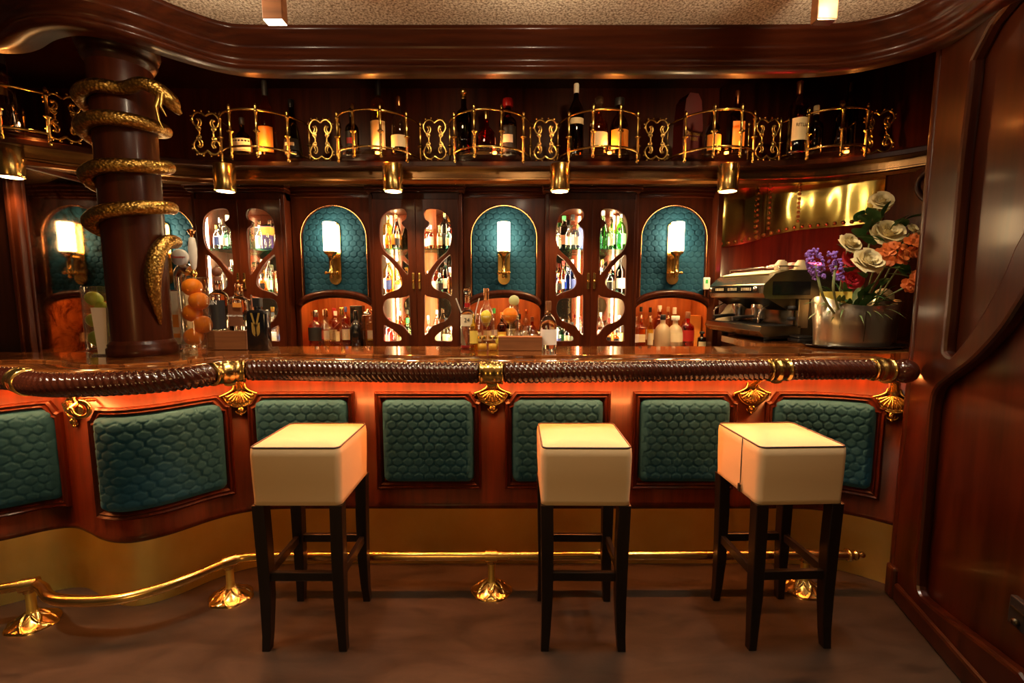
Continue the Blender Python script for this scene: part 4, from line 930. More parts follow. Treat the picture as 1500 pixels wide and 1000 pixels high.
for (ci, si), L in CB.items():
    cx = CABX[ci]; q = 0; gname = 'bottles inside the ' + CABN[ci]
    for xi, b in zip(X8, L):
        if b is None: continue
        loc = (cx + xi, 3.30 + .02 * math.sin(xi * 41 + si), SHZ[si])
        place = f'{ORD[q]} from column, {LN[si]} shelf, {CABN[ci]}'; q += 1
        if b[0] == 'C':
            nm = {'paper_white': 'white', 'paper_purple': 'purple', 'paper_blue': 'dark blue'}[b[4]]
            carton(loc, f'{nm} bottle carton, {place}', b[1], b[2], b[3], b[4], b[5], gname)
        else:
            kd, R_, H, g, cp, lb = b
            bottle(loc, f'{GN[g]} {KN[kd]}bottle, {CN[cp]} cap, {place}'.replace('  ', ' '), kd, R_, H, g, cp, lb, group=gname)
    rnd = random.Random(ci * 10 + si); q = 0
    for xi in (-.215, -.145, -.08, .08, .145, .215):      # smaller bottles standing in front
        if rnd.random() < .12: continue
        kd = rnd.choice(['bordeaux', 'tall', 'gin', 'dome']); g = rnd.choice([c_, c_, c_, 'amber_liquor', 'aqua_glass', 'yellow_liquor', 'red_liquor'] if ci == 1 else [c_, c_, c_, c_, 'aqua_glass', 'amber_liquor', 'blue_glass'])
        cp = rnd.choice(['silver', 'black_matte', 'gold', 'white_plastic', 'copper']); lb = rnd.choice([None, 'paper_cream', 'paper_white', 'paper_black', 'paper_blue'])
        bottle((cx + xi + rnd.uniform(-.008, .008), 3.225, SHZ[si]), f'small {GN[g]} {KN[kd]}bottle, {CN[cp]} cap, {ORD[q]} in front, {LN[si]} shelf, {CABN[ci]}', kd, rnd.choice([.020, .023, .025]), rnd.choice([.12, .14, .16, .18]) * (1 if si else .9), g, cp, lb, (.15, .5), group=gname); q += 1
# --- bottles in the niches
NB = {1: [(-.215, 3.33, 'tall', .030, .26, c_, 'gold', None), (-.165, 3.42, 'dome', .042, .27, c_, 'white_plastic', 'paper_white'), (-.115, 3.48, 'square', .036, .28, 'orange_liquor', 'red_wax', 'paper_cream'), (-.075, 3.40, 'bordeaux', .036, .26, c_, 'white_plastic', 'paper_cream'),
          (-.02, 3.46, 'tall', .031, .29, 'amber_liquor', 'paper_blue', 'paper_white'), (.035, 3.46, 'bordeaux', .036, .29, c_, 'gold', 'paper_cream'), (.185, 3.46, 'square', .04, .27, c_, 'silver', 'paper_white')],
      2: [(-.205, 3.42, 'gin', .034, .24, c_, 'silver', 'paper_cream'), (-.13, 3.44, 'bordeaux', .034, .27, 'red_liquor', 'white_plastic', 'paper_cream'), (-.08, 3.46, 'cone', .04, .28, c_, 'green_label', 'paper_white'), (-.02, 3.42, 'gin', .036, .25, 'dark_amber', 'paper_orange', 'paper_yellow'),
          (.05, 3.45, 'burgundy', .036, .30, 'brown_glass', b_, 'paper_cream'), (.11, 3.42, 'gin', .036, .24, c_, b_, 'paper_white'), (.165, 3.45, 'bordeaux', .034, .27, c_, 'copper', 'paper_cream'), (.205, 3.36, 'dome', .038, .22, 'amber_liquor', 'paper_brown', 'paper_cream')],
      3: [(-.215, 3.36, 'tall', .026, .22, c_, 'silver', 'paper_white'), (-.165, 3.40, 'square', .032, .21, 'orange_liquor', 'copper', 'paper_cream'), (-.145, 3.48, 'bordeaux', .034, .29, c_, b_, 'paper_yellow'), (-.075, 3.48, 'bordeaux', .036, .285, c_, 'black_gloss', 'paper_white'),
          (-.0, 3.49, 'square', .038, .30, 'amber_liquor', 'white_plastic', 'paper_cream'), (.065, 3.49, 'bordeaux', .034, .29, c_, 'cork', 'paper_white'), (.115, 3.49, 'gin', .04, .285, c_, 'white_plastic', 'paper_cream'), (.20, 3.47, 'tall', .032, .25, 'orange_liquor', 'silver', 'paper_white')],
      0: [(.06, 3.45, 'bordeaux', .036, .28, c_, 'silver', 'paper_cream'), (.15, 3.42, 'square', .036, .24, 'amber_liquor', 'gold', 'paper_cream')]}
NN = ['niche behind column', 'niche beside column-side cabinet', 'middle niche', 'niche by coffee machine']
for ni, L in NB.items():
    L = sorted(L, key=lambda b: b[0])
    for q, b in enumerate(L):
        x, y, kd, R_, H, g, cp, lb = b
        bottle((NICX[ni] + x, y, .941), f'{GN[g]} {KN[kd]}bottle with {CN[cp]} cap at the back of {NN[ni]}, {ORD[q]} along', kd, R_, H, g, cp, lb, group='bottles at the back of the ' + NN[ni])
n1 = NICX[1]; gN1 = 'bottles in front in the ' + NN[1]
bottle((n1 - .172, 3.28, .941), 'pink spirit bottle with black label in the niche beside the column-side cabinet', 'gin', .052, .27, 'pink_liquor', 'silver', 'paper_black', (.2, .55), liquid='red_liquor', fill=.22, group=gN1)
bottle((n1 - .085, 3.25, .941), 'clear fluted squat decanter bottle with pale stopper in the niche', 'squat', .062, .28, c_, 'paper_cream' if False else 'copper', None, liquid='yellow_liquor', fill=.2, group=gN1, capk='sleeve')
bottle((n1 + .022, 3.27, .941), 'wide clear flask with gold stopper beside the fluted squat decanter', 'squat', .074, .29, c_, 'gold', None, liquid='amber_liquor', fill=.12, group=gN1, ey=.6)
bottle((n1 + .122, 3.27, .941), 'matt black round-shouldered bottle beside the wide clear flask', 'dome', .046, .27, 'black_gloss', 'black_gloss', None, group=gN1)
carton((n1 + .085, 3.42, .941), 'tall black carton standing behind the matt black bottle', .09, .07, .30, 'black_gloss')
dsp = thing('glass_dispenser', 'two-tier square glass dispenser beside the matt black bottle', 'dispenser', (n1 + .208, 3.29, .941))
obj('jar', MB().lathe([(.045, 0), (.048, .01), (.048, .115), (.044, .12), (.048, .125), (.048, .23), (.040, .238), (.030, .24)], 24, sq=5., ex=.95, ey=.95), 'clear_glass', dsp)
obj('lid', MB().lathe([(.034, .24), (.036, .256), (.012, .262), (.016, .275), (.0001, .28)], 16), 'silver', dsp)
obj('contents', MB().lathe([(.040, .004), (.043, .06), (.0001, .062)], 16, sq=5., ex=.95, ey=.95), 'yellow_liquor', dsp)
n3 = NICX[3]; gN3 = 'bottles in front in the ' + NN[3]
bottle((n3 - .135, 3.27, .941), 'slim pale yellow bottle in front in the niche by the coffee machine', 'tall', .022, .215, 'yellow_liquor', 'cork', 'paper_cream', (.1, .5), group=gN3)
bottle((n3 - .045, 3.27, .941), 'frosted stout jug bottle with black stopper beside the slim yellow bottle', 'dome', .058, .24, 'frosted_glass', 'black_matte', None, group=gN3)
bottle((n3 + .045, 3.27, .941), 'frosted stout jug bottle with broad pale cap beside the dark red bottle', 'dome', .056, .23, 'frosted_glass', 'white_plastic', 'paper_cream', (.2, .5), group=gN3, capk='wide')
bottle((n3 + .128, 3.26, .941), 'dark red liqueur bottle with brown cap in the niche by the machine', 'gin', .047, .26, 'red_liquor', 'paper_brown', 'paper_red', (.2, .5), liquid='red_liquor', fill=.6, group=gN3)
carton((n3 + .212, 3.36, .941), 'orange carton at the end of the niche by the coffee machine', .08, .07, .23, 'paper_orange', None)
bottle((n3 + .235, 3.26, .941), 'small dark jar with pale label in front of the orange carton', 'gin', .03, .12, 'brown_glass', 'black_matte', 'paper_cream', (.1, .4), capk='wide', name='jar', cat='jar')
# --- bottles in the brass galleries
ZT = ZG + .009
def gal(px, base_y, y, *a, **k):
    p = PY(px, base_y, y); return bottle((p.x, y, ZT), *a, **k)
GB = []
def bay(i): return f'bottles in the {["first","second","third","fourth","fifth","sixth"][i]} brass gallery'
gal(357, 230, 2.86, 'dark bottle with octagonal cream label in the first gallery right of the column', 'squat', .062, .22, 'black_glass', 'black_matte', 'paper_cream', (.08, .42), group=bay(0), ey=.7)
gal(393, 230, 2.90, 'tall amber round-necked bottle with ringed black cap in the first gallery', 'dome', .052, .45, 'orange_liquor', 'black_matte', 'paper_orange', (.05, .38), group=bay(0), capk='sleeve')
gal(430, 230, 2.90, 'dark champagne-shaped bottle with round cream seal in the first gallery', 'cone', .055, .34, 'black_glass', 'black_gloss', 'paper_black', (.1, .3), group=bay(0), inset='paper_cream')
gal(517, 228, 2.88, 'dark embossed bottle with red figure in the second gallery', 'gin', .04, .28, 'black_glass', 'black_gloss', 'paper_black', (.1, .5), group=bay(1), inset='paper_red')
gal(556, 226, 2.88, 'pale olive glass bottle with black wrapped cap in the second gallery', 'tall', .048, .44, 'yellow_liquor', 'black_matte', 'paper_cream', (.08, .45), group=bay(1), capk='sleeve')
gal(586, 226, 2.86, 'clear long-necked rum bottle with wide cork and cream label in the second gallery', 'dome', .05, .34, c_, 'copper', 'paper_cream', (.12, .32), liquid='dark_amber', fill=.32, group=bay(1))
gal(680, 226, 2.90, 'tall dark green bottle with gold ball stopper in the third gallery', 'tall', .048, .37, 'dark_green_glass', 'gold', None, group=bay(2), capk='ball')
gal(713, 226, 2.84, 'round red liqueur bottle with gold neck in the third gallery', 'squat', .062, .25, 'red_liquor', 'gold', None, group=bay(2), liquid='red_liquor', fill=.45)
gal(744, 226, 2.90, 'dark bottle with red wax cap and white label in the third gallery', 'gin', .055, .35, 'black_glass', 'red_wax', 'paper_black', (.06, .5), group=bay(2), capk='wide', inset='paper_white')
gal(843, 224, 2.92, 'tall black wine bottle with white paper strip over its cap, fourth gallery', 'bordeaux', .048, .44, 'black_glass', 'paper_white', 'paper_cream', (.44, .52), group=bay(3))
gal(876, 224, 2.86, 'clear decanter with square cream label and glass stopper in the fourth gallery', 'gin', .056, .31, 'amber_liquor', 'clear_glass', 'paper_cream', (.14, .4), group=bay(3), capk='ball')
gal(906, 224, 2.86, 'amber round bottle with orange oval label in the fourth gallery', 'dome', .056, .33, 'dark_amber', 'black_matte', 'paper_orange', (.08, .42), group=bay(3), capk='wide')
bx = PY(1008, 224, 2.93)
ca = thing('carton', 'tall dark red bottle carton with gold lettering in the fifth gallery', 'box', (bx.x, 2.95, ZT), math.radians(16))
mb = MB(); pl = [(-.07, 0), (.07, 0), (.07, .20), (.055, .34), (.03, .38), (-.03, .38), (-.055, .34), (-.07, .20)]
mb.T = Matrix.Translation((0, .05, 0)) @ RX; mb.extrude(pl, 0, .10); obj('box', mb, plain('carton_red', (.10, .008, .010), .45), ca, bevel=.004, fix=True)
text('lettering', 'Dalmore', .036, 'gold_ink', ca, (.008, -.0512, .145)); text('lettering', '1801', .03, 'gold_ink', ca, (.008, -.0512, .112))
gal(1043, 224, 2.86, 'short dark bottle with orange label and gold foot in the fifth gallery', 'dome', .046, .27, 'black_glass', 'black_gloss', 'paper_orange', (.08, .42), group=bay(4))
gal(1076, 224, 2.92, 'square dark whisky bottle with copper foil cap and pale label in the fifth gallery', 'square', .044, .40, 'dark_amber', 'copper', 'paper_orange', (.12, .52), group=bay(4), capk='sleeve')
rt = gal(1166, 222, 2.82, 'amber bottle with cream lettered label and copper foil cap in the sixth gallery', 'bordeaux', .052, .41, 'dark_amber', 'copper', 'paper_cream', (.16, .47), group=bay(5), capk='sleeve')
text('lettering', 'RITUAL', .026, 'black_ink', rt, (0, -.0555, .148))
gal(1192, 222, 2.86, 'small clear dark-filled bottle with pale neck band in the sixth gallery', 'gin', .042, .29, 'brown_glass', 'paper_cream', None, group=bay(5))
gal(1228, 222, 2.84, 'slim dark bottle with pale neck in the sixth gallery', 'tall', .036, .31, 'black_glass', 'silver', None, group=bay(5))
gal(1240, 222, 2.90, 'tall black bottle with grey neck ring at the shelf end, sixth gallery', 'bordeaux', .046, .44, 'black_glass', 'steel_dark', None, group=bay(5))
p = PY(14, 226, 2.46)
bottle((p.x, 2.46, ZT), 'dark bottle with gold oval label in the gallery left of the snake column', 'gin', .062, .42, 'dark_amber', 'black_matte', 'gold', (.40, .55), inset='paper_orange', capk='sleeve')
# ================================================================== THINGS ON THE COUNTER
def on(px, py): return PZ(px, py, TOP)
ZT = TOP + .001
# wooden plinth block with two gin bottles, black bottle beside it
p = on(330, 513); pl_ = thing('wooden_block', 'brown wooden block on the counter carrying two gin bottles', 'block', (p.x, p.y + .06, ZT))
obj('block', MB().box(-.091, -.05, 0, .091, .05, .088), 'block_wood', pl_, bevel=.003)
g1 = bottle((p.x - .050, p.y + .055, ZT + .089), 'black and clear square gin bottle standing on the wooden block', 'gin', .043, .265, 'solid_glass', 'paper_brown', 'paper_black', (.02, .53), capk='ball')
text('lettering', 'GIN', .027, 'white_ink', g1, (-.004, -.0455, .128))
for z, s_ in ((.045, .010), (.016, .008)): text('lettering', '- - -', s_, 'gold_ink', g1, (0, -.0455, z)) if False else None
g2 = bottle((p.x + .047, p.y + .055, ZT + .089), 'clear square gin bottle with dark red label on the wooden block', 'square', .040, .215, 'solid_glass', 'copper', 'paper_brown', (.10, .56))
text('lettering', 'WHITLEY NEILL', .0108, 'white_ink', g2, (0, -.0425, .068))
obj('neck_tag', MB().box(-.002, -.052, .108, .036, -.050, .128), 'paper_orange', g2)
p = on(376, 514); g3 = thing('bottle', 'flat black gin flask with gold warrior emblem beside the wooden block', 'bottle', (p.x, p.y + .03, ZT))
mb = MB()
rows = []
for z, k in ((0, .92), (.006, 1.), (.165, 1.), (.178, .97), (.184, .80)): rows.append([(.0475 * k * math.copysign(abs(math.cos(a)) ** .35, math.cos(a)), .026 * k * math.copysign(abs(math.sin(a)) ** .35, math.sin(a)), z) for a in np.linspace(0, 2 * PI, 41)[:-1]])
mb.grid(rows, closed_u=True); mb.add(rows[0], [tuple(range(40))[::-1]]); mb.add(rows[-1], [tuple(range(40))]); obj('body', mb, 'black_gloss', g3)
obj('neck', MB().lathe([(.019, .183), (.017, .19), (.017, .20)], 16), 'black_gloss', g3); obj('cap', MB().box(-.017, -.015, .197, .017, .015, .24), 'black_matte', g3, bevel=.004)
em = MB()
for sg in (-1, 1):
    em.add([(sg * .004, -.0268, .10), (sg * .022, -.0268, .172), (sg * .013, -.0268, .172), (sg * .002, -.0268, .125)], [(0, 1, 2, 3) if sg > 0 else (3, 2, 1, 0)])
    em.add([(sg * .003, -.0268, .075), (sg * .018, -.0268, .085), (sg * .019, -.0268, .13), (sg * .003, -.0268, .12)], [(0, 1, 2, 3) if sg > 0 else (3, 2, 1, 0)])
    em.add([(sg * .005, -.0268, .066), (sg * .014, -.0268, .074), (sg * .018, -.0268, .086), (sg * .005, -.0268, .078)], [(0, 1, 2, 3) if sg > 0 else (3, 2, 1, 0)])
obj('emblem', em, 'gold_ink', g3, label='gold winged helmet emblem')
# jar of oranges
p = on(282, 515); jx, jy = p.x, p.y + .045
oj = thing('glass_jar', 'tall clear glass jar of stacked oranges beside the snake column', 'jar', (jx, jy, ZT))
obj('wall', MB().lathe([(.0001, .012), (.058, .012), (.062, .0), (.066, .004), (.067, .02), (.067, .33), (.0655, .333), (.064, .33), (.063, .016), (.0001, .016)], 32), 'clear_glass', oj)
opos = [(-.020, .0, .063), (.020, .010, .118), (-.022, .006, .172), (.018, -.005, .226), (-.012, .0, .288)]
olab = ['orange at the bottom of the glass jar', 'second orange from the bottom in the glass jar', 'orange in the middle of the stack in the glass jar', 'fourth orange from the bottom in the glass jar', 'topmost orange tilted at the rim of the glass jar']
def fruit(name, loc, r, mat, lab, cat, ez=.95, rz=0., navel=True, grp=None):
    mb = MB().ball((0, 0, 0), r, 22, 14, ez)
    if navel: mb.ball((r * .25, -r * .93, -r * .15), r * .10)
    o = obj(name, mb, mat); o.location = loc; o.rotation_euler = (.3, rz, rz); return tag(o, lab, cat, grp)
for (x, y, z), lb in zip(opos, olab): fruit('orange', (jx + x, jy + y, ZT + z), .0415, 'orange_peel', lb, 'orange', grp='oranges in the glass jar', rz=x * 20)
# jar of limes behind the column
p = on(152, 518); lx, ly = p.x + .05, p.y + .30
lx, ly = PY(158, 505, 2.16).x, 2.13
lj = thing('glass_jar', 'clear glass jar of limes showing just left of the snake column', 'jar', (lx, ly, ZT))
obj('wall', MB().lathe([(.0001, .012), (.055, .012), (.058, .0), (.060, .02), (.060, .29), (.0585, .293), (.057, .29), (.056, .016), (.0001, .016)], 28), 'clear_glass', lj)
for q, (x, y, z) in enumerate([(-.022, 0, .05), (.02, .005, .09), (-.02, -.004, .135), (.018, .002, .185), (-.018, 0, .235)]):
    fruit('lime', (lx + x, ly + y, ZT + z), .032, 'lime_peel', ['lime at the bottom of the glass jar', 'second lime from the bottom of the jar', 'lime in the middle of the jar', 'fourth lime from the bottom of the jar', 'topmost lime in the glass jar'][q], 'lime', 1.15, grp='limes in the glass jar', rz=q)
# white menu card holder left of the column
p = on(146, 521); mn = thing('menu_stand', 'tall tapering white menu card stand left of the snake column', 'menu stand', (p.x, p.y + .02, ZT))
mb = MB(); mb.grid([[(-.020, -.004, .0), (.020, -.004, 0), (.020, .004, 0), (-.020, .004, 0)], [(-.034, -.004, .20), (.030, -.004, .20), (.030, .004, .20), (-.034, .004, .20)]], closed_u=True, smooth=False); mb.add([(-.034, -.004, .2), (.03, -.004, .2), (.03, .004, .2), (-.034, .004, .2)], [(0, 1, 2, 3)])
obj('card', mb, 'paper_white', mn); obj('base', MB().box(-.035, -.02, 0, .035, .025, .006), 'silver', mn)
# white printed box behind the oranges
p = PZ(262, 510, TOP); wb = thing('carton', 'white printed carton standing behind the jar of oranges', 'box', (p.x - .01, 2.19, ZT)); obj('box', MB().box(-.05, -.03, 0, .06, .03, .27), 'paper_cream', wb, bevel=.002)
obj('print', MB().box(-.01, -.0306, .10, .02, -.0302, .16).box(-.02, -.0306, .05, .03, -.0302, .07), 'paper_orange', wb)
# beer tap
tp = PY(270, 400, 2.19); bt = thing('beer_tap', 'chrome beer tap with round white badge and pale handle', 'beer tap', (tp.x - .02, 2.19, ZT))
mb = MB(); mb.lathe([(.045, 0), (.045, .012), (.03, .02), (.028, .03)], 24); mb.tube(catmull([(0, 0, .02), (0, 0, .18), (0, -.0, .30), (.008, -.012, .35), (.035, -.02, .375), (.058, -.02, .365)], 6), .027, 18); obj('column', mb, 'silver', bt)
mb = MB(); mb.tube([(.05, -.02, .36), (.085, -.03, .345)], .010, 10); mb.tube([(.085, -.03, .355), (.085, -.03, .30)], .011, 10); mb.lathe([(.012, .34), (.016, .35), (.012, .362), (.008, .37)], 12, (.085, -.03, 0)); obj('spout', mb, 'gold', bt)
mb = MB(); mb.lathe([(.006, .37), (.012, .385), (.017, .43), (.018, .47), (.013, .515), (.006, .52)], 16, (.088, -.03, 0)); obj('handle', mb, 'white_plastic', bt)
obj('handle_cap', MB().lathe([(.005, .52), (.007, .53), (.017, .548), (.015, .556), (.0001, .558)], 14, (.088, -.03, 0)), 'copper', bt)
mb = MB(); mb.T = Matrix.Translation((.043, -.055, .425)) @ RX; mb.lathe([(.036, -.012), (.0385, -.008), (.0385, .004), (.034, .007), (.0001, .007)], 28); bd = obj('badge', mb, 'white_plastic', bt, label='round white badge with red script lettering')
text('lettering', 'Cruzcampo', .0135, 'red_ink', bd, (.043, -.0628, .427))
# --- cluster at the centre
p = on(684, 512); b24 = bottle((p.x, p.y + .045, ZT), 'clear gin bottle with cut glass ball stopper and red collar left of the honey jars', 'gin', .034, .27, 'solid_glass', 'solid_glass', 'paper_cream', (.40, .60), capk='ball')
obj('collar', MB().lathe([(.0135, .196), (.0135, .215)], 14), 'red_wax', b24, label='red neck collar'); obj('base_tint', MB().lathe([(.0001, .002), (.030, .002), (.030, .018), (.0001, .018)], 18), 'red_wax', b24)
text('lettering', '24', .028, 'black_ink', b24, (.0, -.0365, .135))
p = on(693, 514); bottle((p.x + .002, p.y + .025, ZT), 'small pale yellow bottle in front of the clear gin bottle', 'bordeaux', .0195, .165, 'yellow_liquor', 'gold', 'paper_yellow', (.2, .55))
p = on(711, 511); bottle((p.x, p.y + .10, ZT), 'clear tall bottle with pale long cap behind the two honey jars', 'dome', .038, .285, c_, 'copper', None, capk='sleeve')
for q, (u, lb) in enumerate(((706, 'small honey jar nearer the clear gin bottles'), (722, 'small honey jar nearer the wooden block'))):
    p = on(u, 514); hj = thing('honey_jar', lb, 'jar', (p.x, p.y + .026, ZT), group='small honey jars')
    obj('jar', MB().lathe([(.020, 0), (.022, .004), (.022, .042), (.018, .05), (.018, .054)], 18, sq=6., ex=.97, ey=.97), 'clear_glass', hj); obj('honey', MB().lathe([(.0001, .002), (.0205, .003), (.0205, .030), (.0001, .031)], 18, sq=6., ex=.96, ey=.96), 'honey', hj); obj('lid', MB().lathe([(.0205, .053), (.021, .064), (.0195, .067), (.0001, .067)], 18), 'gold', hj)
lem = PY(712, 465, 2.145); fruit('lemon', (lem.x, 2.145, lem.z + .004), .026, 'lemon_peel', 'yellow lemon held up in a stemmed glass behind the honey jars', 'lemon', 1.2, grp=None, navel=False)
lz_ = lem.z - ZT; gl = thing('stemmed_glass', 'small stemmed glass holding a lemon behind the honey jars', 'glass', (lem.x, 2.145, ZT)); obj('bowl', MB().lathe([(.005, lz_ - .045), (.015, lz_ - .036), (.028, lz_ - .014), (.032, lz_ + .01), (.031, lz_ + .01), (.027, lz_ - .013), (.004, lz_ - .04)], 22), 'clear_glass', gl); obj('stem', MB().lathe([(.026, 0), (.026, .003), (.005, .008), (.004, lz_ - .045)], 18), 'clear_glass', gl)
p = on(762, 514); blk = thing('wooden_block', 'long low wooden garnish box in the centre of the counter', 'block', (p.x, p.y + .035, ZT)); obj('box', MB().box(-.100, -.03, 0, .100, .03, .060), 'block_wood', blk, bevel=.002); obj('rim', MB().box(-.1005, -.031, .060, .1005, .031, .0625), 'orange_wood', blk)
q_ = PY(747, 461, 2.21); fruit('orange', (q_.x, 2.215, q_.z), .0375, 'orange_peel', 'orange raised on a glass bowl above the long wooden box', 'orange', .95)
bw = thing('glass_bowl', 'footed clear glass bowl under the single orange behind the wooden box', 'bowl', (q_.x, 2.215, ZT)); zc = q_.z - ZT
obj('bowl', MB().lathe([(.03, 0), (.03, .004), (.006, .01), (.006, zc - .05), (.02, zc - .042), (.043, zc - .02), (.045, zc - .0), (.0435, zc - .0), (.04, zc - .02), (.005, zc - .043)], 24), 'clear_glass', bw)
q_ = PY(735, 490, 2.20); fruit('lemon', (q_.x, 2.19, ZT + .031), .031, 'lemon_peel', 'whole lemon lying behind the left end of the long wooden box', 'lemon', 1.0, navel=False)
q_ = PY(753, 440, 2.235); o = obj('lime_slice', MB().tube([(0, 0, -.001), (0, 0, .001)], .0005, 6), 'lime_flesh') if False else None
mb = MB(); mb.T = Matrix.Rotation(PI / 2, 4, 'X'); mb.lathe([(.0001, -.004), (.024, -.004), (.026, 0), (.024, .004), (.0001, .004)], 24); ls = obj('lime_slice', mb, ['lime_flesh']); ls.location = (q_.x, 2.235, q_.z); tag(ls, 'pale lime slice standing above the orange in the middle niche', 'lime')
lg = thing('tall_glass', 'slim tall glass holding the upright lime slice behind the orange', 'glass', (q_.x, 2.237, ZT)); obj('wall', MB().lathe([(.019, 0), (.021, .004), (.024, q_.z - ZT - .02), (.023, q_.z - ZT - .02), (.019, .008), (.0001, .008)], 20), 'clear_glass', lg)
for k, (u, h) in enumerate(((757, .085), (770, .105), (783, .085))):
    p = PZ(u, 511, TOP); gt = thing('tumbler', ['clear tumbler behind the wooden box, nearest the orange', 'clear tumbler behind the middle of the wooden box', 'clear tumbler behind the wooden box, nearest the labelled bottle'][k], 'glass', (p.x, 2.19 + .015 * (k % 2), ZT), group='tumblers behind the wooden box')
    obj('wall', MB().lathe([(.021, 0), (.023, .004), (.026, h), (.0248, h), (.021, .010), (.0001, .010)], 20), 'clear_glass', gt)
p = on(804, 513); bn = bottle((p.x, p.y + .05, ZT), 'clear bell-shaped gin bottle with floral white label right of the wooden box', 'dome', .041, .225, 'solid_glass', 'block_wood', 'paper_white', (.10, .42), capk='sleeve')
# straws
for (u, v, u2, v2, lb) in ((676, 458, 668, 437, 'white drinking straw leaning left beside the clear gin bottle'), (697, 456, 702, 437, 'white drinking straw leaning right beside the clear gin bottle')):
    a, b = PY(u, v, 2.16), PY(u2, v2, 2.14); base = Vector((lerp(b.x, a.x, 1.9), 2.19, ZT + .01))
    o = obj('drinking_straw', MB().tube([base, a, b], .003, 8), 'white_plastic'); tag(o, lb, 'straw')
hs = thing('straw_glass', 'small glass holding the drinking straws behind the gin bottle', 'glass', (PY(687, 500, 2.19).x, 2.195, ZT)); obj('wall', MB().lathe([(.025, 0), (.027, .004), (.03, .12), (.029, .12), (.025, .008), (.0001, .008)], 20), 'clear_glass', hs)

# ================================================================== COFFEE MACHINE
mst = thing('machine_cabinet', 'dark low cabinet carrying the coffee machine in the corner', 'cabinet', (1.75, 2.75, 0))
pm = [(1.40, 2.44), (2.2, 2.44), (2.2, 2.72), (2.05, 2.95), (1.88, 3.08), (1.70, 3.14), (1.46, 3.17), (1.40, 2.92)]; obj('body', MB().extrude(pm, 0, 1.03), 'mahogany_dark', mst, True, bevel=.006); pm[0] = (1.30, 2.41); pm[1] = (2.22, 2.41); pm[-1] = (1.33, 2.88); obj('top', MB().extrude(pm, 1.03, 1.066), 'counter_burl', mst, True, bevel=.006)
ma = math.radians(-6)
# local frame: x = to the right along the side panel, y = away along the front of the machine
cm = thing('coffee_machine', 'brushed steel two-group espresso machine in the corner by the flowers', 'coffee machine', (1.385, 2.50, 1.067), -ma * 0 + math.radians(5.5))
L_, D_ = .56, .46
def side_prof():   # in local x,z (x depth from front)
    return [(.00, .235), (-.015, .265), (-.012, .312), (.05, .372), (.13, .392), (.42, .392), (.44, .37), (.44, .235)]
def slabx(mb, poly, y0, y1, mi=0):
    n_ = len(poly); a = [(x, y0, z) for x, z in poly]; b = [(x, y1, z) for x, z in poly]
    mb.add(a + b, [(i, (i + 1) % n_, n_ + (i + 1) % n_, n_ + i) for i in range(n_)], False, mi); mb.add(a, [tuple(range(n_))[::-1]], False, mi); mb.add(b, [tuple(range(n_))], False, mi); return mb
obj('hood', slabx(MB(), side_prof(), 0, L_), 'steel', cm, bevel=.008, fix=True)
obj('hood_underside', slabx(MB(), [(.02, .236), (.14, .17), (.44, .17), (.44, .236)], .01, L_ - .01), 'steel_dark', cm, bevel=.006, fix=True)
obj('button_panel', slabx(MB(), [(-.019, .268), (-.017, .310), (-.010, .310), (-.012, .268)], .03, L_ - .03), 'steel_dark', cm, fix=True)
for y0 in (.09, .23, .37):
    bp = obj('button_group', slabx(MB(), [(-.021, .272), (-.020, .304), (-.015, .304), (-.016, .272)], y0, y0 + .11), 'black_gloss', cm, fix=True)
    mb = MB()
    for k in range(5): mb.box(-.024, y0 + .010 + k * .02, .280, -.019, y0 + .020 + k * .02, .297)
    obj('buttons', mb, 'paper_cream', bp)
obj('dial', MB().ball((-.022, .055, .290), .015), 'silver', cm); obj('dial', MB().ball((-.022, L_ - .035, .290), .015), 'silver', cm)
obj('top_trim', slabx(MB(), [(.04, .375), (.12, .397), (.14, .397), (.055, .37)], .05, L_ - .05), 'paper_cream', cm, fix=True)
obj('side_window', MB().box(.04, -.004, .255, .26, .002, .33), 'black_gloss', cm, bevel=.004)
obj('body', MB().box(.20, .0, .03, .44, L_, .24), 'steel_dark', cm, bevel=.006)
obj('backsplash', MB().box(.185, .02, .09, .20, L_ - .02, .20), 'steel', cm)
obj('side_panel', MB().box(.19, -.010, .07, .255, .004, .235).box(.02, -.006, .05, .19, .003, .065), 'steel', cm, bevel=.005)
obj('drip_tray', slabx(MB(), [(-.03, .055), (-.02, .085), (.21, .085), (.21, .04), (.0, .025)], -.01, L_ + .01), 'steel', cm, bevel=.004, fix=True)
obj('drip_grid', MB().box(-.01, .02, .085, .18, L_ - .02, .089), 'black_matte', cm)
obj('base', MB().box(.05, .02, .012, .44, L_ - .02, .05), 'machine_black', cm, bevel=.004)
for x in (.07, .40):
    for y in (.06, L_ - .06): obj('foot', MB().lathe([(.018, 0), (.022, .003), (.02, .014)], 14, (x, y, 0)), 'rubber', cm)
for y in (.20, .40):
    gh = obj('group_head', MB().lathe([(.034, .115), (.036, .125), (.036, .155), (.042, .165), (.042, .20)], 20, (.10, y, 0)), 'silver', cm)
    obj('portafilter', MB().tube([(.07, y, .13), (-.01, y - .01, .125), (-.075, y - .015, .118)], [.009, .011, .013], 10).lathe([(.012, .088), (.03, .108), (.034, .125)], 16, (.10, y, 0)), 'machine_black', gh)
obj('steam_wand', MB().tube(catmull([(.06, .06, .20), (.02, .05, .18), (.0, .045, .15), (-.002, .05, .10)], 6), .005, 8), 'silver', cm); obj('steam_wand', MB().tube(catmull([(.06, L_ - .05, .20), (.0, L_ - .05, .16), (.0, L_ - .05, .11)], 6), .005, 8), 'silver', cm)
for k in range(2): obj('knob', MB().lathe([(.012, 0), (.022, .002), (.022, .018), (.012, .022)], 16, (.15, -.012, .115 + k * .06)), 'black_matte', cm)
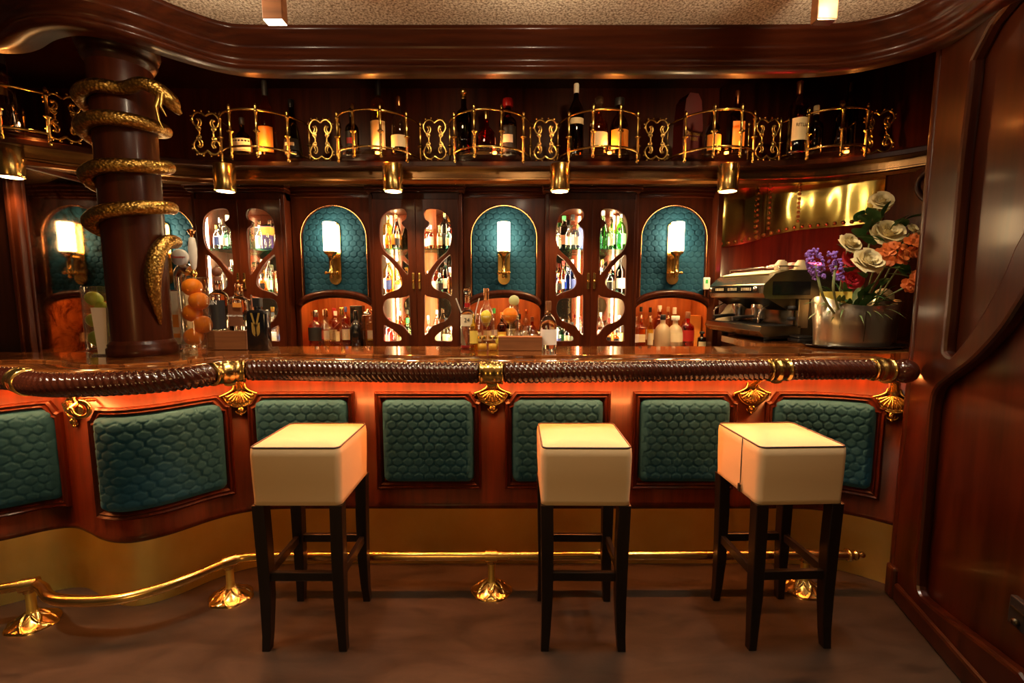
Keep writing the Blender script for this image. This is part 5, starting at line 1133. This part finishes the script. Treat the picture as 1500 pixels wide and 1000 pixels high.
obj('cup_rail', MB().tube([(.10, .04, .395), (.10, .04, .415), (.10, L_ - .04, .415), (.10, L_ - .04, .395)], .004, 8).tube([(.10, .04, .415), (.42, .04, .415), (.42, L_ - .04, .415), (.10, L_ - .04, .415)], .004, 8), 'silver', cm)
cmx = Matrix.Translation((1.385, 2.50, 1.067)) @ Matrix.Rotation(math.radians(5.5), 4, 'Z')
cl = thing('folded_cloth', 'folded pink cloth lying on the coffee machine top', 'cloth', cmx @ Vector((.30, .20, .4165)))
obj('cloth', MB().box(-.09, -.13, 0, .10, .13, .012).box(-.08, -.12, .012, .09, .12, .022), 'cloth_pink', cl, bevel=.005)
k = 0
for cxx, y in ((.13, .07), (.24, .06), (.20, .15)):
    w_ = cmx @ Vector((cxx, y, .394)); c0 = thing('cup', ['upturned cup at the front corner of the coffee machine top', 'upturned cup on the coffee machine top nearest the flowers', 'upturned cup on the coffee machine top behind the other two'][k], 'cup', w_, group='upturned cups on the coffee machine')
    obj('bowl', MB().lathe([(.032, 0), (.034, .004), (.03, .035), (.018, .05), (.017, .055), (.0001, .055)], 20), 'paper_cream', c0); k += 1
w_ = cmx @ Vector((.04, .47, .0895)); nb = thing('napkin', 'crumpled pale paper napkin on the machine drip tray', 'napkin', w_)
mb = MB(); rows = []
for i in range(9):
    q = i / 8; rows.append([(lerp(.0, .05, q) + .045 * (1 - q * .6) * math.cos(a) * (1 + .12 * math.sin(5 * a + i)), .055 * (1 - q * .6) * math.sin(a) * (1 + .1 * math.cos(4 * a + i)), .105 * q) for a in np.linspace(0, 2 * PI, 19)[:-1]])
mb.grid(rows, closed_u=True); mb.add(rows[-1], [tuple(range(18))]); obj('paper', mb, 'paper_cream', nb)
p = PY(1186, 505, 2.40); ab = thing('ashtray', 'small dark folded cloth pad beside the metal flower bucket', 'pad', (p.x, 2.47, 1.067)); obj('pad', MB().box(-.05, -.05, 0, .06, .05, .022).box(-.045, -.045, .022, .055, .045, .036), 'ashtray_black', ab, bevel=.008)
# ================================================================== FLOWERS
bx0 = on(1260, 512); BX, BY = bx0.x + .04, bx0.y + .115
ty = thing('oval_tray', 'dark oval tray under the flower bucket at the counter end', 'tray', (BX + .01, BY, ZT)); mb = MB(); mb.lathe([(.0001, .001), (.215, .001), (.232, .010), (.235, .016), (.229, .014), (.213, .007), (.0001, .006)], 40, ey=.62); obj('tray', mb, 'black_gloss', ty)
def bucket(lab, loc, rz, k=1., h=.20, wv=True):
    t = thing('metal_bucket', lab, 'bucket', loc, rz, 'brushed metal buckets')
    rows = []
    for z, r in ((0.001, .168), (.001, .1715), (.012, .172), (.5, .180), (1., .194)):
        rows.append([(r * k * math.cos(a), r * k * .62 * math.sin(a), (z * h if z < .9 else h * (1. + .06 * math.cos(a) ** 2 - .02 + .16 * max(0, -math.cos(a - .25)) ** 6))) for a in np.linspace(0, 2 * PI, 49)[:-1]])
    inn = [[(x * .965, y * .955, z - .0) for x, y, z in rows[-1]]] + [[(x * .96, y * .95, max(z - .04, .02)) for x, y, z in rows[3]]]
    mb = MB().grid(rows + inn, closed_u=True); mb.add(rows[0], [tuple(range(48))[::-1]]); obj('shell', mb, 'brushed_metal', t)
    return t
zb = ZT + .007
bk = bucket('oval brushed metal bucket of artificial flowers on the dark tray', (BX, BY, zb), 0.); obj('seam', MB().tube([(-.03, -.1185, .17), (-.024, -.1145, .10), (-.024, -.1095, .03)], .0016, 6), 'steel_dark', bk, label='dark vertical seam mark')
obj('soil', MB().lathe([(.0001, .150), (.172, .150), (.174, .146)][::-1], 30, ey=.6), 'leaf_green', bk)
yl = MB(); yl.grid([[(-.183 + .12 * q, -.020 - .05 * q, z) for q in np.linspace(0, 1, 6)] for z in (.15, .262)]); obj('inner_strip', yl, 'paper_yellow', bk, label='yellow strip standing in for the bucket inner wall')  # yellow sheet put where the bucket's inner wall shows yellow
b2 = bucket('empty leaning brushed metal bucket behind the flower bucket', (BX + .215, BY + .085, ZT + .002), .5, .52, .22)
gp = thing('gourd', 'pale dried gourd on top of the empty metal bucket', 'gourd', (BX + .20, BY + .075, ZT + .225)); obj('fruit', MB().ball((0, 0, .018), .045, 18, 12, .95), 'paper_cream', gp)
def leaf(mb, p0, d, L, W, bend=.3, fold=.25):
    d = Vector(d).normalized(); side = d.cross(Vector((0, 0, 1)))
    if side.length < .05: side = Vector((1, 0, 0))
    side.normalize(); upv = side.cross(d).normalized(); rows = []
    for i in range(8):
        q = i / 7; c = Vector(p0) + d * (L * q) - Vector((0, 0, 1)) * (bend * L * q * q); w = W * math.sin(PI * min(.06 + q * .94, 1)) ** .8 * (1 - .25 * q)
        rows.append([c - side * w + upv * w * fold, c, c + side * w + upv * w * fold])
    mb.grid(rows)
def rose(mb, c, r, face, layers=5, seed=1, cup=1.):
    rnd = random.Random(seed); z = Vector(face).normalized(); x = z.orthogonal().normalized(); y = z.cross(x); c = Vector(c) - z * r * .35
    LY = [(6, 100, 42, 1.12), (6, 84, 16, 1.10), (5, 66, 0, 1.0), (5, 50, -14, .9), (4, 36, -24, .8), (3, 20, -20, .7)]
    for n_, p0, p1, L in LY[:layers]:
        ph0 = rnd.uniform(0, 6)
        for k in range(n_):
            a0 = ph0 + 2 * PI * k / n_ + rnd.uniform(-.12, .12); L_ = L * r * rnd.uniform(.92, 1.08); tilt = rnd.uniform(-8, 8); rows = []
            rho, h = .10 * r, 0.
            for i in range(8):
                q = i / 7; ph = math.radians(lerp(p0, p1, q) * cup + tilt + (55 * (q - .8) / .2 if q > .8 else 0))
                if i: rho += math.sin(ph) * L_ / 7; h += math.cos(ph) * L_ / 7
                sp = .95 * (.5 + .5 * math.sin(PI * min(.15 + q * .6, 1))) * (1 if q < .85 else .8); row = []
                for j in range(7):
                    w = (j / 6 - .5) * 2; a = a0 + w * sp; rr = rho * (1 + .05 * w * w); row.append(c + (x * math.cos(a) + y * math.sin(a)) * rr + z * (h - .06 * r * w * w * q))
                rows.append(row)
            mb.grid(rows)
bc0 = Vector((BX, BY, zb + .14))
def flower_stem(t, c, base, mat='stem_green', r=.0035):
    mid = (Vector(c) + Vector(base)) / 2 + Vector((random.uniform(-.02, .02), .02, 0)); obj('stem', MB().tube(catmull([base, mid, c], 6), r, 7), mat, t, True)
FY = BY - .0
WR = [(1292, 293, .045, 2.24, 'partly lit cream rose, the highest in the bouquet against the brass'), (1302, 340, .062, 2.17, 'large cream white rose in the upper middle of the bouquet'), (1273, 381, .058, 2.10, 'cream white rose low at the front of the bouquet'), (1246, 355, .046, 2.16, 'cream white rose facing the coffee machine'), (1338, 335, .026, 2.14, 'small cream rosebud at the bouquet edge near the panelled wall')]
for i, (u, v, r, y, lb) in enumerate(WR):
    c = PY(u, v, y); base = bc0 + Vector(((c.x - BX) * .35, (y - BY) * .3, 0)); t = thing('white_rose', lb, 'flower', base, group='cream roses in the bucket')
    mb = MB(); rose(mb, c, r, (-.2 + .12 * i, -.8, .6), 6, i + 3); obj('blossom', mb, 'petal_white', t, True); flower_stem(t, c + Vector((0, .02, -r * .6)), base)
    mb = MB(); leaf(mb, lerp(base, c, .7), (.6 if i % 2 else -.6, -.4, .5), .09, .022); leaf(mb, lerp(base, c, .85), (-.5 if i % 2 else .5, .1, .6), .10, .026); obj('leaf', mb, 'leaf_green', t, True)
RD = [(1252, 376, .040, 2.17, 'deep red flower behind the cream roses, beside the coffee machine'), (1250, 408, .040, 2.15, 'deep red flower low on the coffee machine side of the bouquet'), (1238, 400, .030, 2.17, 'small deep red bloom next to the purple hyacinths')]
for i, (u, v, r, y, lb) in enumerate(RD):
    c = PY(u, v, y); base = bc0 + Vector(((c.x - BX) * .35, .02, 0)); t = thing('red_flower', lb, 'flower', base, group='red flowers in the bucket'); mb = MB(); rose(mb, c, r, (-.3, -1, .3), 5, i + 20); obj('blossom', mb, 'petal_red', t, True); flower_stem(t, c + Vector((0, .02, -.02)), base)
OR = [(1310, 374, 9, .062, 2.10, 'large orange hydrangea-like bloom cluster in the middle of the bouquet'), (1340, 362, 8, .055, 2.12, 'orange bloom cluster at the upper edge nearest the panelled wall'), (1338, 412, 6, .040, 2.09, 'small orange bloom drooping low at the edge nearest the panelled wall')]
for i, (u, v, n_, R_, y, lb) in enumerate(OR):
    c = PY(u, v, y); base = bc0 + Vector(((c.x - BX) * .4, .0, 0)); t = thing('orange_flower', lb, 'flower', base, group='orange bloom clusters in the bucket'); mb = MB(); rnd = random.Random(40 + i)
    for k in range(n_ * 2):
        a = rnd.uniform(0, 2 * PI); e = rnd.uniform(0, 1) ** .5; q = c + Vector((R_ * e * math.cos(a), -.03 * (1 - e * e) * 1.2 + rnd.uniform(-.006, .006), R_ * .85 * e * math.sin(a))); fc = Vector((math.cos(a) * e * .8, -1, math.sin(a) * e * .8 + .2)).normalized(); x = fc.orthogonal().normalized(); yv = fc.cross(x)
        for m in range(4):
            a2 = m * PI / 2 + rnd.uniform(-.2, .2); dv = x * math.cos(a2) + yv * math.sin(a2); sv = fc.cross(dv); pr_ = .024
            mb.grid([[q + dv * (pr_ * s2) + sv * (w * pr_ * .62 * math.sin(PI * (.12 + .72 * s2))) + fc * (.010 * s2 * s2 - .004 * abs(w)) for w in (-1, -.4, .4, 1)] for s2 in (0, .3, .65, 1.)])
    obj('blossom', mb, 'petal_orange', t, True); flower_stem(t, c + Vector((0, .03, -.02)), base)
HY = [(1194, 386, 1205, 432, 2.02, .030, 'tall purple hyacinth nearest the coffee machine'), (1224, 388, 1221, 425, 2.05, .022, 'shorter purple hyacinth beside the tall one')]
for i, (u, v, u2, v2, y, r, lb) in enumerate(HY):
    a, b = PY(u - 5, v - 20, y), PY(u + 6, v + 22, y); base = bc0 + Vector((-.10 + .02 * i, -.03, 0)); t = thing('purple_hyacinth', lb, 'flower', base, group='purple hyacinths in the bucket'); mb = MB(); rnd = random.Random(60 + i)
    for k in range(120 if i == 0 else 80):
        q = rnd.random(); c = lerp(a, b, q); an = rnd.uniform(0, 2 * PI); rr = r * (.45 + .6 * math.sin(PI * (.15 + .75 * q))); c = c + Vector((rr * math.cos(an), rr * math.sin(an), rnd.uniform(-.005, .005)))
        mb.ball(c, .0062, 6, 4)
    obj('blossom', mb, 'petal_purple', t, True); obj('stem', MB().tube(catmull([base, PY(u2, v2, y), lerp(a, b, .5)], 6), .0055, 8), 'stem_green', t, True)
    mb = MB(); leaf(mb, base + Vector((0, 0, .05)), (-.9, -.3, .55), .16, .010, .5); leaf(mb, base + Vector((0, 0, .04)), (-.3, -.5, .8), .13, .011, .3); obj('leaf', mb, 'leaf_pale', t, True)
fo = thing('foliage_sprig', 'spreading sprig of dark green leaves filling the flower bucket', 'foliage', bc0); mb, m2 = MB(), MB(); rnd = random.Random(5)
for k in range(46):
    a = rnd.uniform(0, 2 * PI); e = rnd.uniform(.1, 1.); p0 = bc0 + Vector((.12 * math.cos(a) * rnd.random(), .05 * math.sin(a), rnd.uniform(0.02, .10))); leaf(mb, p0, (math.cos(a) * e, math.sin(a) * e * .7 - .25, rnd.uniform(.25, 1.1)), rnd.uniform(.09, .17), rnd.uniform(.010, .018), rnd.uniform(.1, .5))
for k in range(22):
    c = PY(rnd.uniform(1235, 1330), rnd.uniform(320, 440), rnd.uniform(2.16, 2.24)); leaf(mb, c, (rnd.uniform(-1, 1), -.5, rnd.uniform(-.2, .9)), rnd.uniform(.08, .13), rnd.uniform(.022, .034), .2)
obj('leaves', mb, 'leaf_green', fo, True)
for k in range(20):
    a = rnd.uniform(0, 2 * PI); p0 = bc0 + Vector((.08 * math.cos(a), .04 * math.sin(a), .01)); leaf(m2, p0, (math.cos(a), math.sin(a) * .5 - .4, rnd.uniform(.4, 1.0)), rnd.uniform(.13, .22), .0055, .7)
obj('grass_blades', m2, 'leaf_pale', fo, True)
mb = MB(); leaf(mb, PY(1290, 322, 2.2), (.2, -.3, 1.), .10, .03, .1); leaf(mb, PY(1285, 325, 2.2), (-.6, -.3, .5), .12, .032, .1); leaf(mb, PY(1262, 350, 2.2), (.1, -.3, .8), .11, .03, .1); obj('top_leaves', mb, 'leaf_green', fo, True)
# ================================================================== LIGHT
def lamp(name, kind, loc, e, color, size=.05, rot=None, target=None, **k):
    L = bpy.data.lights.new(name, kind); L.energy = e; L.color = color
    if kind == 'AREA': L.size = size
    else: L.shadow_soft_size = size
    for a, b in k.items(): setattr(L, a, b)
    o = bpy.data.objects.new(name, L); o.location = loc
    if target is not None: o.rotation_euler = (Vector(target) - Vector(loc)).to_track_quat('-Z', 'Y').to_euler()
    elif rot: o.rotation_euler = rot
    COL.objects.link(o); return o
WARM, WARMER, ORANGE = (1, .70, .38), (1, .58, .24), (1, .25, .04)
for i, (x, y, z) in enumerate(DLP): lamp('downlight_beam', 'SPOT', (x, y, z - .168), 24 if i == 0 else 62, (1, .64, .28), .035, target=(x, y - .02, 0), spot_size=math.radians(124), spot_blend=.7)
for bxx, yy in [(BAYX[0], 2.80)] + [(b, 2.80) for b in BAYX[1:]] + [(BAY0[0] + .1, 2.5)]:
    lamp('gallery_spot', 'POINT', (bxx + .035, yy - .0, ZG + .045), 2.0, (1, .30, .05), .012)
for x in (-1.45, -.45, .45, 1.35): lamp('gallery_fill', 'SPOT', (x, 2.2, 2.55), 12, (1, .66, .32), .03, target=(x + .02, 2.95, 2.22), spot_size=math.radians(85), spot_blend=.8)  # unseen fill added behind the cornice to brighten the gallery brass
for s in (S1, S2): lamp('ceiling_beam', 'SPOT', tuple(s), 31, (1, .90, .72), .04, target=(s.x * .93, s.y + .08, 0), spot_size=math.radians(118), spot_blend=.5)
for x in (-1.25, -.30, .60, 1.42): lamp('counter_fill', 'SPOT', (x, 2.055, 2.245), 13, (1, .72, .40), .025, target=(x, 2.17, 1.07), spot_size=math.radians(84), spot_blend=.7)  # added under the cornice to light the things on the counter
# unseen spots over the floor, then fill lamps added in front of the bar
for x, y, e, c in ((-1.95, 1.05, 150, 66), (-.35, 1.25, 14, 100), (.65, 1.25, 14, 100), (1.2, 1.0, 9, 100)):
    lamp('room_spot', 'SPOT', (x, y, CEIL - .03), e, (1, .72, .42), .05, target=(x, y + .05, 0), spot_size=math.radians(c), spot_blend=.6)
for x, y, e in ((-1.6, .2, 380), (-.3, .1, 270), (.9, .1, 270), (-.9, -1.2, 90), (.7, -1.2, 90)):
    lamp('floor_fill_spot', 'SPOT', (x, y, CEIL - .03), e, (1, .56, .18), .05, target=(x, y, 0), spot_size=math.radians(48), spot_blend=.4)  # added to light the floor that the kick plate reflects
for x in (-1.0, .1, 1.05): lamp('ceiling_fill', 'POINT', (x, 1.46, 2.27), 7, (1, .80, .55), .03)  # added points that brighten the ceiling, no pendant hangs here
lamp('front_fill', 'POINT', (-.8, -1.4, 1.25), 34, (1, .56, .18), .25)  # added warm fill for stool fronts and panels, no lantern stands here
lamp('corner_glow', 'SPOT', (1.72, 2.45, 1.52), 34, (1, .03, .09), .03, target=(1.86, 3.16, 1.56), spot_size=math.radians(80), spot_blend=.9)
w = bpy.data.worlds.new('dim_room'); sc.world = w; w.use_nodes = True
bg = w.node_tree.nodes['Background']; bg.inputs['Color'].default_value = (1, .62, .34, 1); bg.inputs['Strength'].default_value = .03
# ================================================================== CAMERA
cd = bpy.data.cameras.new('camera'); cd.sensor_width = 36; cd.lens = 36 * FPX / 1500; cd.clip_start = .02
cam = bpy.data.objects.new('camera', cd); cam.location = (0, 0, CAMZ); cam.rotation_euler = (PI / 2 - PITCH, 0, 0); COL.objects.link(cam); sc.camera = cam
sc.view_settings.view_transform = 'Standard'; sc.view_settings.look = 'None'; sc.view_settings.exposure = 0.; sc.view_settings.gamma = 1.; sc.view_settings.use_curve_mapping = False
sc.cycles.transparent_max_bounces = 40; sc.cycles.max_bounces = 8; sc.cycles.glossy_bounces = 5; sc.cycles.sample_clamp_indirect = 6.0
